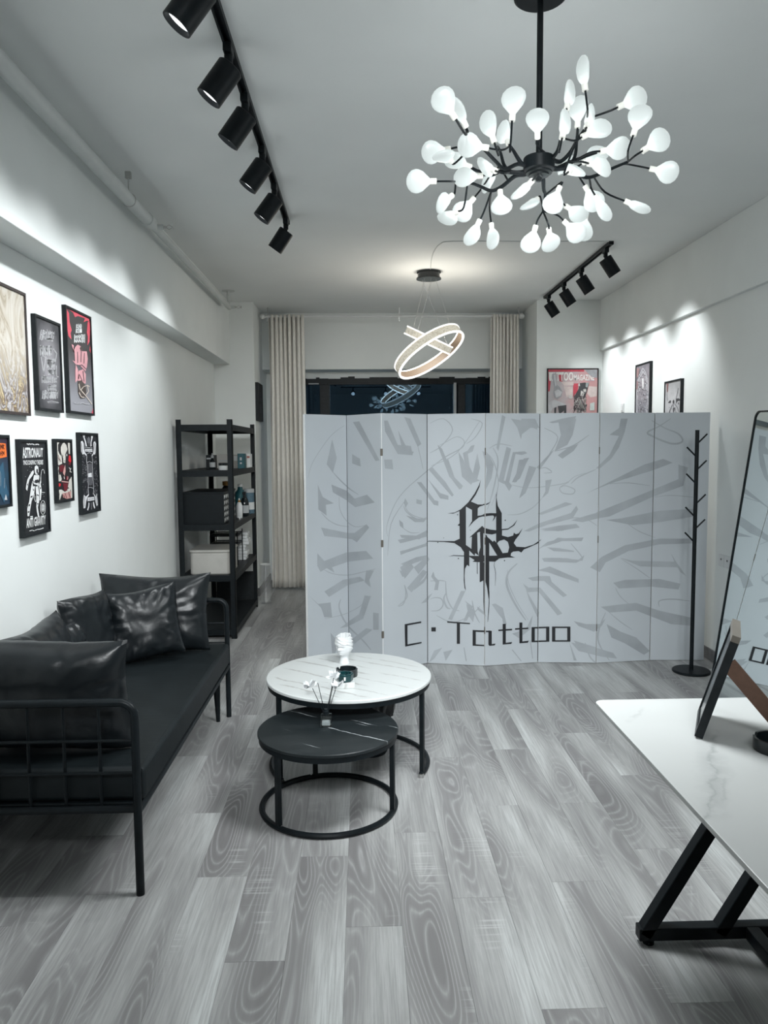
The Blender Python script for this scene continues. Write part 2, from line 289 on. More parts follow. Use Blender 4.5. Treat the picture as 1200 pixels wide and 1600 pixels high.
PRINT_GREY={0:"S476,3247 556,2980 482,2771 372,2895|S705,3450 662,3427 666,3424 708,3447;662,3427 601,3395 605,3391 666,3424;601,3395 534,3357 540,3352 605,3391;534,3357 474,3316 480,3310 540,3352;474,3316 421,3271 428,3266 480,3310;421,3271 370,3222 378,3217 428,3266;370,3222 321,3170 330,3165 378,3217;321,3170 275,3118 284,3113 330,3165;275,3118 229,3064 238,3060 284,3113;229,3064 184,3009 192,3005 238,3060;184,3009 142,2954 151,2950 192,3005;142,2954 109,2901 117,2898 151,2950;109,2901 83,2846 90,2844 117,2898;83,2846 64,2790 70,2789 90,2844;64,2790 50,2741 55,2740 70,2789;50,2741 40,2707 44,2706 55,2740|S479,2779 499,2758 509,2765 486,2784;499,2758 528,2728 541,2736 509,2765;528,2728 564,2694 578,2704 541,2736;564,2694 601,2661 616,2672 578,2704;601,2661 640,2628 656,2640 616,2672;640,2628 683,2594 699,2607 656,2640;683,2594 728,2561 737,2568 737,2578 699,2607;737,2568 728,2561 737,2555|S451,2605 736,2504 737,2503 737,2357 720,2369 478,2492|S210,2613 295,2434 489,2335 349,2320 360,2164 215,2262|S261,2213 284,2190 291,2195 266,2216;284,2190 317,2157 326,2163 291,2195;317,2157 356,2121 366,2128 326,2163;356,2121 396,2090 406,2099 366,2128;396,2090 436,2066 445,2076 406,2099;436,2066 477,2044 485,2056 445,2076;477,2044 521,2025 528,2037 485,2056;521,2025 568,2010 572,2021 528,2037;568,2010 621,1997 624,2008 572,2021;621,1997 681,1987 682,1997 624,2008;681,1987 735,1980 736,1988 682,1997;735,1980 737,1980 737,1988 736,1988|S255,2005 737,1890 737,1806 314,1878|S587,2420 586,2387 594,2387 593,2420;586,2387 585,2340 594,2340 594,2387;585,2340 586,2287 597,2288 594,2340;586,2287 596,2238 608,2240 597,2288;596,2238 616,2194 628,2197 608,2240;616,2194 642,2149 654,2154 628,2197;642,2149 674,2107 686,2113 654,2154;674,2107 710,2070 721,2077 686,2113;710,2070 737,2047 737,2063 721,2077|S185,1644 307,1521 709,1606 737,1605 737,1465 736,1465 446,1416 488,1332 348,1415 235,1372 182,1467|S249,1424 281,1405 285,1409 252,1428;281,1405 327,1377 332,1382 285,1409;327,1377 383,1346 387,1354 332,1382;383,1346 443,1321 447,1330 387,1354;443,1321 509,1302 511,1312 447,1330;509,1302 582,1285 583,1296 511,1312;582,1285 658,1272 658,1284 583,1296;658,1272 734,1264 733,1275 658,1284;734,1264 737,1264 737,1275 733,1275|S300,1083 645,1211 737,1213 737,1120 731,1120 383,993|S25,1064 186,919 410,910 435,690 294,711 240,855|S737,509 722,506 576,507 737,576|S591,932 580,914 595,908 602,928;580,914 565,888 582,881 595,908;565,888 553,852 574,848 582,881;553,852 554,808 578,808 574,848;554,808 570,754 595,757 578,808;570,754 595,692 621,697 595,757;595,692 632,623 657,631 621,697;632,623 682,552 705,562 657,631;682,552 737,492 737,528 705,562|S294,687 362,687 361,692 293,691;362,687 461,687 459,694 361,692;461,687 570,689 568,697 459,694;570,689 668,696 665,705 568,697;668,696 737,707 737,717 665,705|S403,466 544,304 484,153 426,163",
1:"S6,2547 38,2532 55,2546 6,2570;38,2532 98,2508 112,2521 55,2546;98,2508 162,2485 173,2496 112,2521;162,2485 218,2467 227,2476 173,2496;218,2467 258,2454 264,2461 227,2476|S127,3034 304,2968 320,2858 125,2900|S153,3489 295,3496 731,2949 647,2938|S6,2494 171,2398 454,2465 623,2363 187,2275 6,2351|S6,1979 36,1980 37,1986 6,1986|S6,1889 163,1902 431,2045 499,2005 214,1770 106,1806 6,1805|S6,2038 7,2038 19,2047 6,2054;7,2038 62,2014 72,2024 19,2047;62,2014 120,1997 127,2007 72,2024;120,1997 181,1989 184,1998 127,2007;181,1989 249,1992 248,2001 184,1998;249,1992 322,2005 319,2012 248,2001;322,2005 387,2021 385,2026 319,2012;387,2021 431,2031 430,2036 385,2026|S6,1605 425,1666 579,1571 6,1466|S6,1265 82,1279 80,1290 6,1276;82,1279 177,1303 174,1313 80,1290;177,1303 268,1328 264,1338 174,1313;268,1328 352,1351 349,1360 264,1338;352,1351 434,1374 431,1381 349,1360;434,1374 514,1397 511,1403 431,1381;514,1397 582,1416 580,1422 511,1403;582,1416 629,1430 628,1435 580,1422|S6,1215 278,1279 384,1236 6,1123|S421,1386 594,1406 489,1260 522,1153 384,1213|S381,1021 521,1030 340,675 6,514 6,583 87,633 252,729|S6,482 13,478 40,499 6,517;13,478 125,429 150,450 40,499;125,429 236,385 259,404 150,450;236,385 325,346 346,364 259,404;325,346 389,314 409,329 346,364;389,314 439,286 456,298 409,329;439,286 477,263 491,274 456,298;477,263 505,248 516,256 491,274|S6,711 12,713 7,721 6,721;12,713 115,760 109,767 7,721;115,760 205,804 198,811 109,767;205,804 276,844 268,849 198,811;276,844 323,878 315,882 268,849;323,878 353,910 344,912 315,882;353,910 370,935 363,937 344,912;370,935 383,953 377,954 363,937|S82,331 409,551 549,552 136,271|S569,802 689,810 686,577 566,555",
2:"S43,3492 101,3493 260,3158 479,3145 509,3013 260,3033 56,3344|S367,3546 472,3523 653,3169 592,3131|S39,2960 170,2959 184,2821 52,2836|S589,3144 596,3117 604,3118 594,3145;596,3117 606,3078 617,3080 604,3118;606,3078 619,3034 630,3036 617,3080;619,3034 631,2990 643,2992 630,3036;631,2990 644,2943 655,2945 643,2992;644,2943 658,2891 668,2892 655,2945;658,2891 670,2843 679,2845 668,2892;670,2843 680,2811 685,2811 679,2845|S91,1893 86,1918 80,1917 86,1893;86,1918 77,1951 70,1951 80,1917;77,1951 72,1994 65,1994 70,1951;72,1994 79,2045 71,2046 65,1994;79,2045 102,2110 93,2113 71,2046;102,2110 135,2189 126,2192 93,2113;135,2189 174,2269 165,2273 126,2192;174,2269 215,2339 206,2344 165,2273;215,2339 255,2396 246,2401 206,2344;255,2396 299,2444 289,2451 246,2401;299,2444 345,2489 336,2496 289,2451;345,2489 396,2534 387,2542 336,2496;396,2534 454,2579 445,2588 387,2542;454,2579 517,2623 509,2632 445,2588;517,2623 582,2666 573,2675 509,2632;582,2666 641,2705 631,2714 573,2675;641,2705 690,2739 681,2748 631,2714;690,2739 734,2768 724,2778 681,2748;734,2768 747,2777 747,2793 724,2778|S747,2439 574,2634 651,2632 747,2523|S389,2172 590,2119 743,2111 692,2061 539,2069|S277,2115 339,2070 351,1985 289,2030|S324,2005 348,1988 353,1994 328,2009;348,1988 382,1963 388,1970 353,1994;382,1963 421,1938 427,1947 388,1970;421,1938 461,1920 465,1930 427,1947;461,1920 503,1912 503,1922 465,1930;503,1912 547,1911 547,1920 503,1922;547,1911 587,1912 586,1919 547,1920;587,1912 615,1913 614,1918 586,1919|S288,1904 563,1876 743,1940 743,1897 614,1819 313,1861|S287,1673 386,1686 742,1757 742,1714 386,1644 299,1619|S298,1492 562,1567 747,1583 747,1552 742,1531 385,1453|S273,1410 372,1358 473,1424 511,1442 384,1304 322,1310|S497,1133 689,1243 741,1314 747,1294 747,1261 689,1189 522,1098|S636,891 747,972 747,910 740,902|S354,1189 358,1168 370,1169 362,1190;358,1168 366,1138 380,1139 370,1169;366,1138 372,1104 389,1104 380,1139;372,1104 373,1070 392,1068 389,1104;373,1070 369,1034 388,1030 392,1068;369,1034 361,994 380,988 388,1030;361,994 349,956 368,949 380,988;349,956 336,929 352,919 368,949;336,929 319,913 329,900 352,919;319,913 295,904 301,892 329,900;295,904 272,899 275,889 301,892;272,899 255,894 258,887 275,889|S378,2414 427,2339 390,2288 353,2352|S566,2396 662,2371 654,2312 565,2333|S363,2341 369,2321 376,2322 368,2342;369,2321 378,2292 386,2294 376,2322;378,2292 391,2260 400,2263 386,2294;391,2260 410,2231 419,2237 400,2263;410,2231 434,2208 442,2215 419,2237;434,2208 464,2186 471,2195 442,2215;464,2186 498,2167 504,2176 471,2195;498,2167 537,2149 542,2158 504,2176;537,2149 588,2133 591,2142 542,2158;588,2133 648,2119 650,2126 591,2142;648,2119 704,2107 705,2113 650,2126;704,2107 743,2098 744,2103 705,2113|S519,1425 747,1566 747,1470 596,1320|S402,1141 675,1379 747,1343 747,1332 478,1068|S289,1445 442,1530 519,1425 364,1276|S359,1177 368,1146 381,1148 368,1179;368,1146 384,1100 400,1103 381,1148;384,1100 395,1053 413,1052 400,1103;395,1053 392,1014 410,1007 413,1052;392,1014 365,981 379,970 410,1007;365,981 321,949 331,937 379,970;321,949 275,920 283,911 331,937;275,920 244,900 250,893 283,911|S253,1835 747,1899 747,1850 291,1784|S348,2311 354,2293 362,2295 354,2313;354,2293 362,2268 372,2270 362,2295;362,2268 377,2238 388,2243 372,2270;377,2238 403,2209 413,2217 388,2243;403,2209 442,2179 451,2189 413,2217;442,2179 493,2147 501,2157 451,2189;493,2147 548,2118 554,2129 501,2157;548,2118 598,2100 601,2112 554,2129;598,2100 646,2098 644,2109 601,2112;646,2098 692,2107 688,2116 644,2109;692,2107 731,2119 727,2126 688,2116;731,2119 747,2124 747,2131 727,2126|S86,1623 94,1706 86,1707 81,1623;94,1706 104,1825 94,1826 86,1707;104,1825 120,1954 109,1956 94,1826;120,1954 148,2065 137,2068 109,1956;148,2065 197,2158 188,2162 137,2068;197,2158 264,2246 256,2250 188,2162;264,2246 328,2321 322,2325 256,2250;328,2321 373,2374 368,2377 322,2325|S264,3362 375,3173 450,3077 527,3060 488,3013 337,3078",
3:"S6,2786 21,2798 13,2807 6,2802;21,2798 62,2830 54,2840 13,2807;62,2830 110,2867 102,2878 54,2840;110,2867 161,2907 153,2917 102,2878;161,2907 215,2946 207,2957 153,2917;215,2946 269,2983 262,2994 207,2957;269,2983 329,3017 323,3028 262,2994;329,3017 395,3049 389,3060 323,3028;395,3049 456,3080 449,3091 389,3060;456,3080 500,3110 492,3119 449,3091;500,3110 525,3139 515,3146 492,3119;525,3139 535,3168 524,3171 515,3146;535,3168 534,3195 523,3193 524,3171;534,3195 526,3218 517,3213 523,3193;526,3218 510,3239 503,3231 517,3213;510,3239 484,3257 479,3248 503,3231;484,3257 453,3269 450,3260 479,3248;453,3269 419,3272 420,3263 450,3260;419,3272 382,3261 385,3253 420,3263;382,3261 341,3240 345,3233 385,3253;341,3240 300,3216 304,3209 345,3233;300,3216 264,3196 267,3189 304,3209;264,3196 232,3180 235,3174 267,3189;232,3180 203,3165 206,3160 235,3174;203,3165 179,3153 181,3148 206,3160;179,3153 161,3144 163,3140 181,3148|S59,2859 125,2883 123,2890 57,2863;125,2883 220,2917 217,2925 123,2890;220,2917 326,2966 321,2975 217,2925;326,2966 423,3035 416,3042 321,2975;423,3035 516,3140 508,3146 416,3042;516,3140 611,3274 604,3279 508,3146;611,3274 694,3401 688,3405 604,3279;694,3401 751,3489 747,3492 688,3405|S149,3155 214,3104 381,2707 510,2579 484,2528 317,2707|S445,3064 522,2936 586,2732 688,2681 624,2592 497,2707|S19,2810 71,2848 265,2630 381,2450 356,2424|S6,2423 6,2507 109,2371 161,2359 161,2294 96,2306|S6,2680 6,2680 187,2475 304,2437 304,2380 187,2398|S712,3037 751,2834 701,2631 650,2758|S560,3050 623,3139 674,3151 649,3063 573,3025|S485,1079 548,1081 356,652 302,661|S538,941 655,859 570,650 517,637 602,846|S719,861 816,786 816,740 719,818|S640,944 642,912 656,915 649,946;642,912 647,867 665,870 656,915;647,867 655,816 675,821 665,870;655,816 667,770 687,777 675,821;667,770 685,727 703,736 687,777;685,727 708,684 724,693 703,736;708,684 731,648 743,655 724,693;731,648 747,623 756,628 743,655|S87,1348 109,1273 173,1210 152,1079 98,1078 119,1187 55,1272|S44,1203 66,1205 65,1214 43,1209;66,1205 98,1208 97,1219 65,1214;98,1208 132,1212 131,1224 97,1219;132,1212 163,1214 163,1227 131,1224;163,1214 190,1214 191,1226 163,1227;190,1214 218,1212 219,1223 191,1226;218,1212 242,1210 243,1219 219,1223;242,1210 259,1210 260,1216 243,1219|S265,1042 256,1028 269,1022 275,1037;256,1028 243,1007 260,1000 269,1022;243,1007 231,981 252,976 260,1000;231,981 226,951 250,953 252,976;226,951 231,919 255,926 250,953;231,919 242,884 266,894 255,926;242,884 256,851 279,864 266,894;256,851 271,827 291,842 279,864;271,827 289,812 301,831 291,842;289,812 308,808 313,826 301,831;308,808 324,808 326,823 313,826;324,808 334,809 336,820 326,823|S44,942 58,947 55,955 42,948;58,947 77,954 74,963 55,955;77,954 99,960 96,972 74,963;99,960 119,963 119,976 96,972;119,963 141,962 142,977 119,976;141,962 164,960 167,975 142,977;164,960 185,954 192,969 167,975;185,954 200,945 211,957 192,969;200,945 210,930 225,938 211,957;210,930 217,909 234,914 225,938;217,909 221,887 238,888 234,914;221,887 219,867 235,863 238,888;219,867 211,847 225,839 235,863;211,847 197,826 209,816 225,839;197,826 179,807 188,796 209,816;179,807 159,792 165,780 188,796;159,792 135,783 137,772 165,780;135,783 104,779 104,769 137,772;104,779 74,777 74,768 104,769;74,777 54,775 54,768 74,768|S21,16 96,192 216,242 96,71 24,16|S6,983 11,988 76,1033 6,927|S299,2960 363,2783 428,2589 493,2557 461,2525 363,2654 250,2880|S509,3039 573,3071 605,2847 686,2686 750,2654 654,2622 557,2783|S816,2929 780,3070 816,3046 816,2498 814,2494 816,2512|S810,3067 816,3061 816,3070 814,3071|S619,3514 654,3504 655,3511 620,3519;654,3504 704,3491 707,3500 655,3511;704,3491 751,3473 756,3482 707,3500;751,3473 773,3449 785,3452 756,3482;773,3449 768,3412 780,3408 785,3452;768,3412 744,3361 755,3355 780,3408;744,3361 711,3308 721,3301 755,3355;711,3308 680,3265 689,3258 721,3301;680,3265 648,3233 655,3225 689,3258;648,3233 612,3206 617,3198 655,3225;612,3206 578,3185 582,3179 617,3198;578,3185 555,3169 558,3165 582,3179|S261,1214 261,1171 272,1171 269,1214;261,1171 261,1108 275,1109 272,1171;261,1108 264,1040 281,1042 275,1109;264,1040 273,980 290,985 281,1042;273,980 288,930 306,938 290,985;288,930 309,884 326,893 306,938;309,884 332,844 349,855 326,893;332,844 357,813 370,826 349,855;357,813 386,795 393,810 370,826;386,795 417,788 420,802 393,810;417,788 443,787 445,798 420,802;443,787 462,786 463,794 445,798|S6,1563 34,1522 6,1485|S231,179 364,219 264,47|S522,260 555,61 568,64 535,262|S40,3459 77,3474 74,3480 38,3463;77,3474 130,3498 127,3506 74,3480;130,3498 187,3517 185,3526 127,3506;187,3517 233,3517 235,3527 185,3526;233,3517 274,3494 281,3503 235,3527;274,3494 316,3455 326,3463 281,3503;316,3455 347,3408 359,3413 326,3463;347,3408 357,3361 370,3360 359,3413;357,3361 338,3309 349,3303 370,3360;338,3309 296,3249 306,3241 349,3303;296,3249 245,3190 253,3182 306,3241;245,3190 198,3142 205,3134 253,3182;198,3142 154,3107 160,3099 205,3134;154,3107 108,3080 112,3072 160,3099;108,3080 66,3059 69,3053 112,3072;66,3059 37,3045 39,3040 69,3053|S131,708 171,686 175,693 134,713;171,686 230,654 234,663 175,693;230,654 297,625 300,636 234,663;297,625 364,614 364,626 300,636;364,614 432,627 429,639 364,626;432,627 504,655 499,667 429,639;504,655 572,691 566,702 499,667;572,691 629,725 622,735 566,702;629,725 674,762 667,770 622,735;674,762 710,803 703,809 667,770;710,803 738,840 732,844 703,809;738,840 757,866 753,869 732,844|S560,893 691,799 658,632 593,729",
4:"S242,3565 296,3540 191,3060 164,3111|S107,3109 119,3087 129,3092 114,3113;119,3087 138,3056 150,3062 129,3092;138,3056 157,3019 172,3025 150,3062;157,3019 169,2982 187,2986 172,3025;169,2982 175,2945 194,2947 187,2986;175,2945 177,2906 197,2906 194,2947;177,2906 174,2862 196,2860 197,2906;174,2862 168,2808 190,2805 196,2860;168,2808 157,2740 178,2736 190,2805;157,2740 141,2661 161,2656 178,2736;141,2661 123,2579 142,2575 161,2656;123,2579 105,2504 122,2499 142,2575;105,2504 85,2431 100,2426 122,2499;85,2431 63,2358 76,2354 100,2426;63,2358 43,2294 54,2290 76,2354;43,2294 30,2249 38,2246 54,2290|S377,3515 539,3490 757,3490 772,3362 567,3439 528,3223 472,3388|S312,3123 380,3097 274,2652 356,2612 275,2601 193,2640|S407,3046 584,3057 625,3031 543,3006 448,3020 356,2625 397,2573 356,2497 288,2601|S571,2955 653,2967 464,2623 396,2624|S654,2852 764,2825 602,2467 507,2391|S805,2866 805,2805 764,2825|S328,2598 377,2586 378,2591 329,2602;377,2586 447,2569 448,2575 378,2591;447,2569 526,2551 527,2558 448,2575;526,2551 601,2540 602,2548 527,2558;601,2540 669,2536 669,2545 602,2548;669,2536 736,2537 735,2546 669,2545;736,2537 804,2541 803,2551 735,2546;804,2541 805,2541 805,2551 803,2551|S805,2344 791,2330 798,2323 805,2331;791,2330 751,2294 759,2285 798,2323;751,2294 710,2263 718,2253 759,2285;710,2263 666,2237 673,2226 718,2253;666,2237 618,2213 625,2201 673,2226;618,2213 569,2193 574,2181 625,2201;569,2193 521,2178 524,2166 574,2181;521,2178 469,2169 471,2159 524,2166;469,2169 415,2167 415,2158 471,2159;415,2167 366,2167 366,2159 415,2158;366,2167 331,2166 332,2161 366,2159|S793,2796 805,2799 805,2807 790,2801|S805,2161 784,2165 805,2173|S579,1924 805,2025 805,1966 662,1916|S805,1657 803,1656 805,1658|S805,1350 792,1353 805,1356|S646,1247 805,1268 805,1199 720,1202|S574,1167 662,1107 805,1101 805,1045 648,1038|S618,1082 805,773 805,681 799,667 664,940|S479,1467 453,1448 464,1435 489,1457;453,1448 414,1420 428,1405 464,1435;414,1420 374,1386 391,1371 428,1405;374,1386 343,1349 366,1336 391,1371;343,1349 324,1310 351,1301 366,1336;324,1310 312,1268 343,1262 351,1301;312,1268 307,1224 340,1221 343,1262;307,1224 309,1177 343,1179 340,1221;309,1177 320,1127 353,1135 343,1179;320,1127 338,1076 370,1087 353,1135;338,1076 360,1025 392,1037 370,1087;360,1025 385,974 415,987 392,1037;385,974 412,923 441,936 415,987;412,923 444,870 471,884 441,936;444,870 476,819 501,833 471,884;476,819 507,773 529,786 501,833;507,773 538,730 558,742 529,786;538,730 569,689 586,700 558,742;569,689 597,654 611,663 586,700;597,654 617,630 628,638 611,663|S103,892 159,900 272,830 330,588 273,613 249,788|S6,768 25,713 6,729|S6,2880 6,3037 57,3005 125,2877 92,2685 6,2523 6,2641 24,2814|S6,3048 12,3042 18,3047 6,3057;12,3042 49,3006 56,3012 18,3047;49,3006 88,2961 97,2967 56,3012;88,2961 119,2906 130,2911 97,2967;119,2906 144,2837 157,2841 130,2911;144,2837 168,2755 181,2757 157,2841;168,2755 184,2668 197,2670 181,2757;184,2668 188,2588 200,2587 197,2670;188,2588 173,2507 184,2504 200,2587;173,2507 144,2425 153,2421 184,2504;144,2425 112,2352 119,2349 153,2421;112,2352 91,2300 96,2298 119,2349|S58,3098 82,3111 76,3118 55,3103;82,3111 114,3130 108,3139 76,3118;114,3130 152,3147 147,3159 108,3139;152,3147 192,3157 190,3170 147,3159;192,3157 241,3155 243,3167 190,3170;241,3155 300,3146 302,3156 243,3167;300,3146 356,3135 358,3143 302,3156;356,3135 394,3128 396,3133 358,3143|S499,2937 636,2952 518,2679 433,2615|S529,3514 735,3514 805,3386 667,3386 531,3290|S336,1380 336,1347 342,1346 340,1380;336,1347 336,1298 343,1298 342,1346;336,1298 340,1241 348,1242 343,1298;340,1241 352,1181 361,1183 348,1242;352,1181 374,1118 383,1121 361,1183;374,1118 403,1050 413,1054 383,1121;403,1050 438,980 447,984 413,1054;438,980 475,910 484,914 447,984;475,910 520,835 528,839 484,914;520,835 572,756 579,759 528,839;572,756 621,685 626,688 579,759;621,685 655,635 658,638 626,688|S100,898 273,790 308,622 221,726|S687,333 725,61 739,62 701,333|S410,212 551,35 562,43 420,220|S413,450 623,505 726,700 693,501 519,377",
5:"S6,2879 157,3041 207,3079 7,2798 6,2799|S254,3487 506,3510 458,3282 384,3142 208,3054 294,3283|S127,3463 304,3512 505,3548 481,3485 178,3450|S209,3050 255,3060 252,3071 207,3057;255,3060 322,3076 318,3088 252,3071;322,3076 395,3096 391,3110 318,3088;395,3096 463,3122 457,3136 391,3110;463,3122 527,3159 520,3171 457,3136;527,3159 592,3204 585,3214 520,3171;592,3204 648,3247 642,3255 585,3214;648,3247 687,3277 683,3283 642,3255|S6,2542 61,2548 60,2558 6,2552;61,2548 138,2557 137,2567 60,2558;138,2557 222,2568 220,2579 137,2567;222,2568 302,2582 299,2592 220,2579;302,2582 367,2599 364,2608 299,2592;367,2599 411,2620 406,2628 364,2608;411,2620 441,2645 435,2652 406,2628;441,2645 465,2669 459,2676 435,2652;465,2669 493,2690 489,2696 459,2676;493,2690 532,2706 529,2713 489,2696;532,2706 575,2721 574,2727 529,2713;575,2721 615,2733 614,2738 574,2727;615,2733 643,2742 642,2746 614,2738|S414,2619 388,2606 391,2599 417,2613;388,2606 348,2586 352,2579 391,2599;348,2586 310,2564 315,2556 352,2579;310,2564 285,2542 294,2536 315,2556;285,2542 280,2518 291,2519 294,2536;280,2518 287,2494 298,2500 291,2519;287,2494 303,2472 313,2481 298,2500;303,2472 326,2455 332,2468 313,2481;326,2455 358,2445 361,2459 332,2468;358,2445 399,2439 400,2454 361,2459;399,2439 440,2437 439,2452 400,2454;440,2437 471,2441 466,2456 439,2452;471,2441 492,2454 481,2465 466,2456;492,2454 505,2474 491,2479 481,2465;505,2474 508,2496 493,2495 491,2479;508,2496 498,2518 488,2508 493,2495;498,2518 474,2534 468,2522 488,2508;474,2534 438,2550 434,2538 468,2522;438,2550 399,2563 396,2552 434,2538;399,2563 366,2570 365,2559 396,2552;366,2570 340,2568 342,2559 365,2559;340,2568 318,2559 321,2551 342,2559;318,2559 300,2549 304,2542 321,2551;300,2549 288,2542 291,2537 304,2542|S85,2643 174,2656 125,2462 36,2385 86,2488|S34,2387 12,2363 18,2358 38,2383;12,2363 6,2357 6,2345 18,2358|S6,2803 28,2811 25,2819 6,2812;28,2811 57,2818 55,2828 25,2819;57,2818 82,2818 84,2829 55,2828;82,2818 108,2807 114,2818 84,2829;108,2807 138,2788 145,2799 114,2818;138,2788 160,2769 170,2778 145,2799;160,2769 167,2761 178,2756 170,2778;167,2761 155,2757 157,2746 178,2756;155,2757 121,2753 122,2744 157,2746;121,2753 84,2751 84,2744 122,2744;84,2751 58,2749 58,2744 84,2744|S6,2158 6,2178 368,2332 471,2306 38,2152|S6,2031 14,2035 447,2177 522,2280 548,2229 473,2099 66,1995 6,1971|S15,1943 270,1995 525,2021 577,1969 271,1917|S16,1967 71,1989 68,1996 14,1972;71,1989 150,2023 147,2031 68,1996;150,2023 239,2057 235,2067 147,2031;239,2057 322,2080 319,2092 235,2067;322,2080 400,2093 399,2106 319,2092;400,2093 481,2100 480,2113 399,2106;481,2100 557,2100 558,2113 480,2113;557,2100 625,2093 627,2105 558,2113;625,2093 684,2074 688,2084 627,2105;684,2074 739,2044 743,2052 688,2084;739,2044 784,2013 788,2020 743,2052;784,2013 816,1993 819,1997 788,2020|S6,1663 6,1668 119,1761 323,1813 630,1826 605,1774 324,1774 120,1721|S827,2807 788,2808 827,2848|S787,2798 740,2780 745,2769 790,2791;740,2780 673,2753 678,2740 745,2769;673,2753 602,2722 609,2708 678,2740;602,2722 545,2694 553,2680 609,2708;545,2694 506,2666 515,2654 553,2680;506,2666 476,2637 486,2627 515,2654;476,2637 455,2612 463,2605 486,2627;455,2612 440,2594 446,2589 463,2605|S827,2526 659,2455 827,2540|S827,2099 826,2099 798,2181 827,2193|S449,2072 717,2154 825,2181 826,2099 611,2044|S827,1346 728,1396 827,1491|S508,614 686,573 827,574 827,486 796,462 577,544|S471,304 800,237 827,229 827,118 582,178|S444,318 557,37 516,36|S115,1685 292,1672 495,1636 496,1617 211,1630|S76,1533 293,1533 565,1506 645,1576 619,1493 430,1478 104,1477|S6,1347 6,1359 159,1408 350,1325 568,1229 569,1173 324,1256 132,1324|S6,1268 160,1269 188,1185 408,991 354,963 79,1199 6,1198|S6,1101 26,1101 343,725 276,696 6,1035|S6,752 15,736 6,713|S451,1739 477,1706 484,1712 456,1743;477,1706 516,1658 525,1666 484,1712;516,1658 556,1609 566,1617 525,1666;556,1609 585,1571 596,1580 566,1617;585,1571 601,1549 612,1556 596,1580;601,1549 608,1535 619,1540 612,1556;608,1535 612,1526 621,1529 619,1540;612,1526 616,1519 622,1521 621,1529|S40,1922 361,2004 490,1972 330,1922|S74,1692 267,1824 621,1791 332,1775|S44,1527 399,1528 593,1495 529,1462 76,1477|S511,331 827,237 827,153 578,231|S670,298 679,259 692,263 678,300;679,259 694,202 710,207 692,263;694,202 712,143 730,150 710,207;712,143 733,93 750,103 730,150;733,93 760,57 774,70 750,103;760,57 790,29 801,42 774,70;790,29 808,16 824,16 826,19 801,42;824,16 827,16 827,18 826,19|S57,3383 98,3361 102,3368 59,3388;98,3361 160,3332 164,3340 102,3368;160,3332 217,3295 224,3303 164,3340;217,3295 245,3254 257,3256 224,3303;245,3254 236,3200 248,3196 257,3256;236,3200 203,3134 214,3127 248,3196;203,3134 159,3064 170,3057 214,3127;159,3064 121,3001 131,2995 170,3057;121,3001 87,2943 96,2937 131,2995;87,2943 51,2888 59,2882 96,2937;51,2888 19,2840 25,2835 59,2882;19,2840 6,2820 6,2809 25,2835|S254,2997 380,3093 539,3156 476,3060 318,2948",
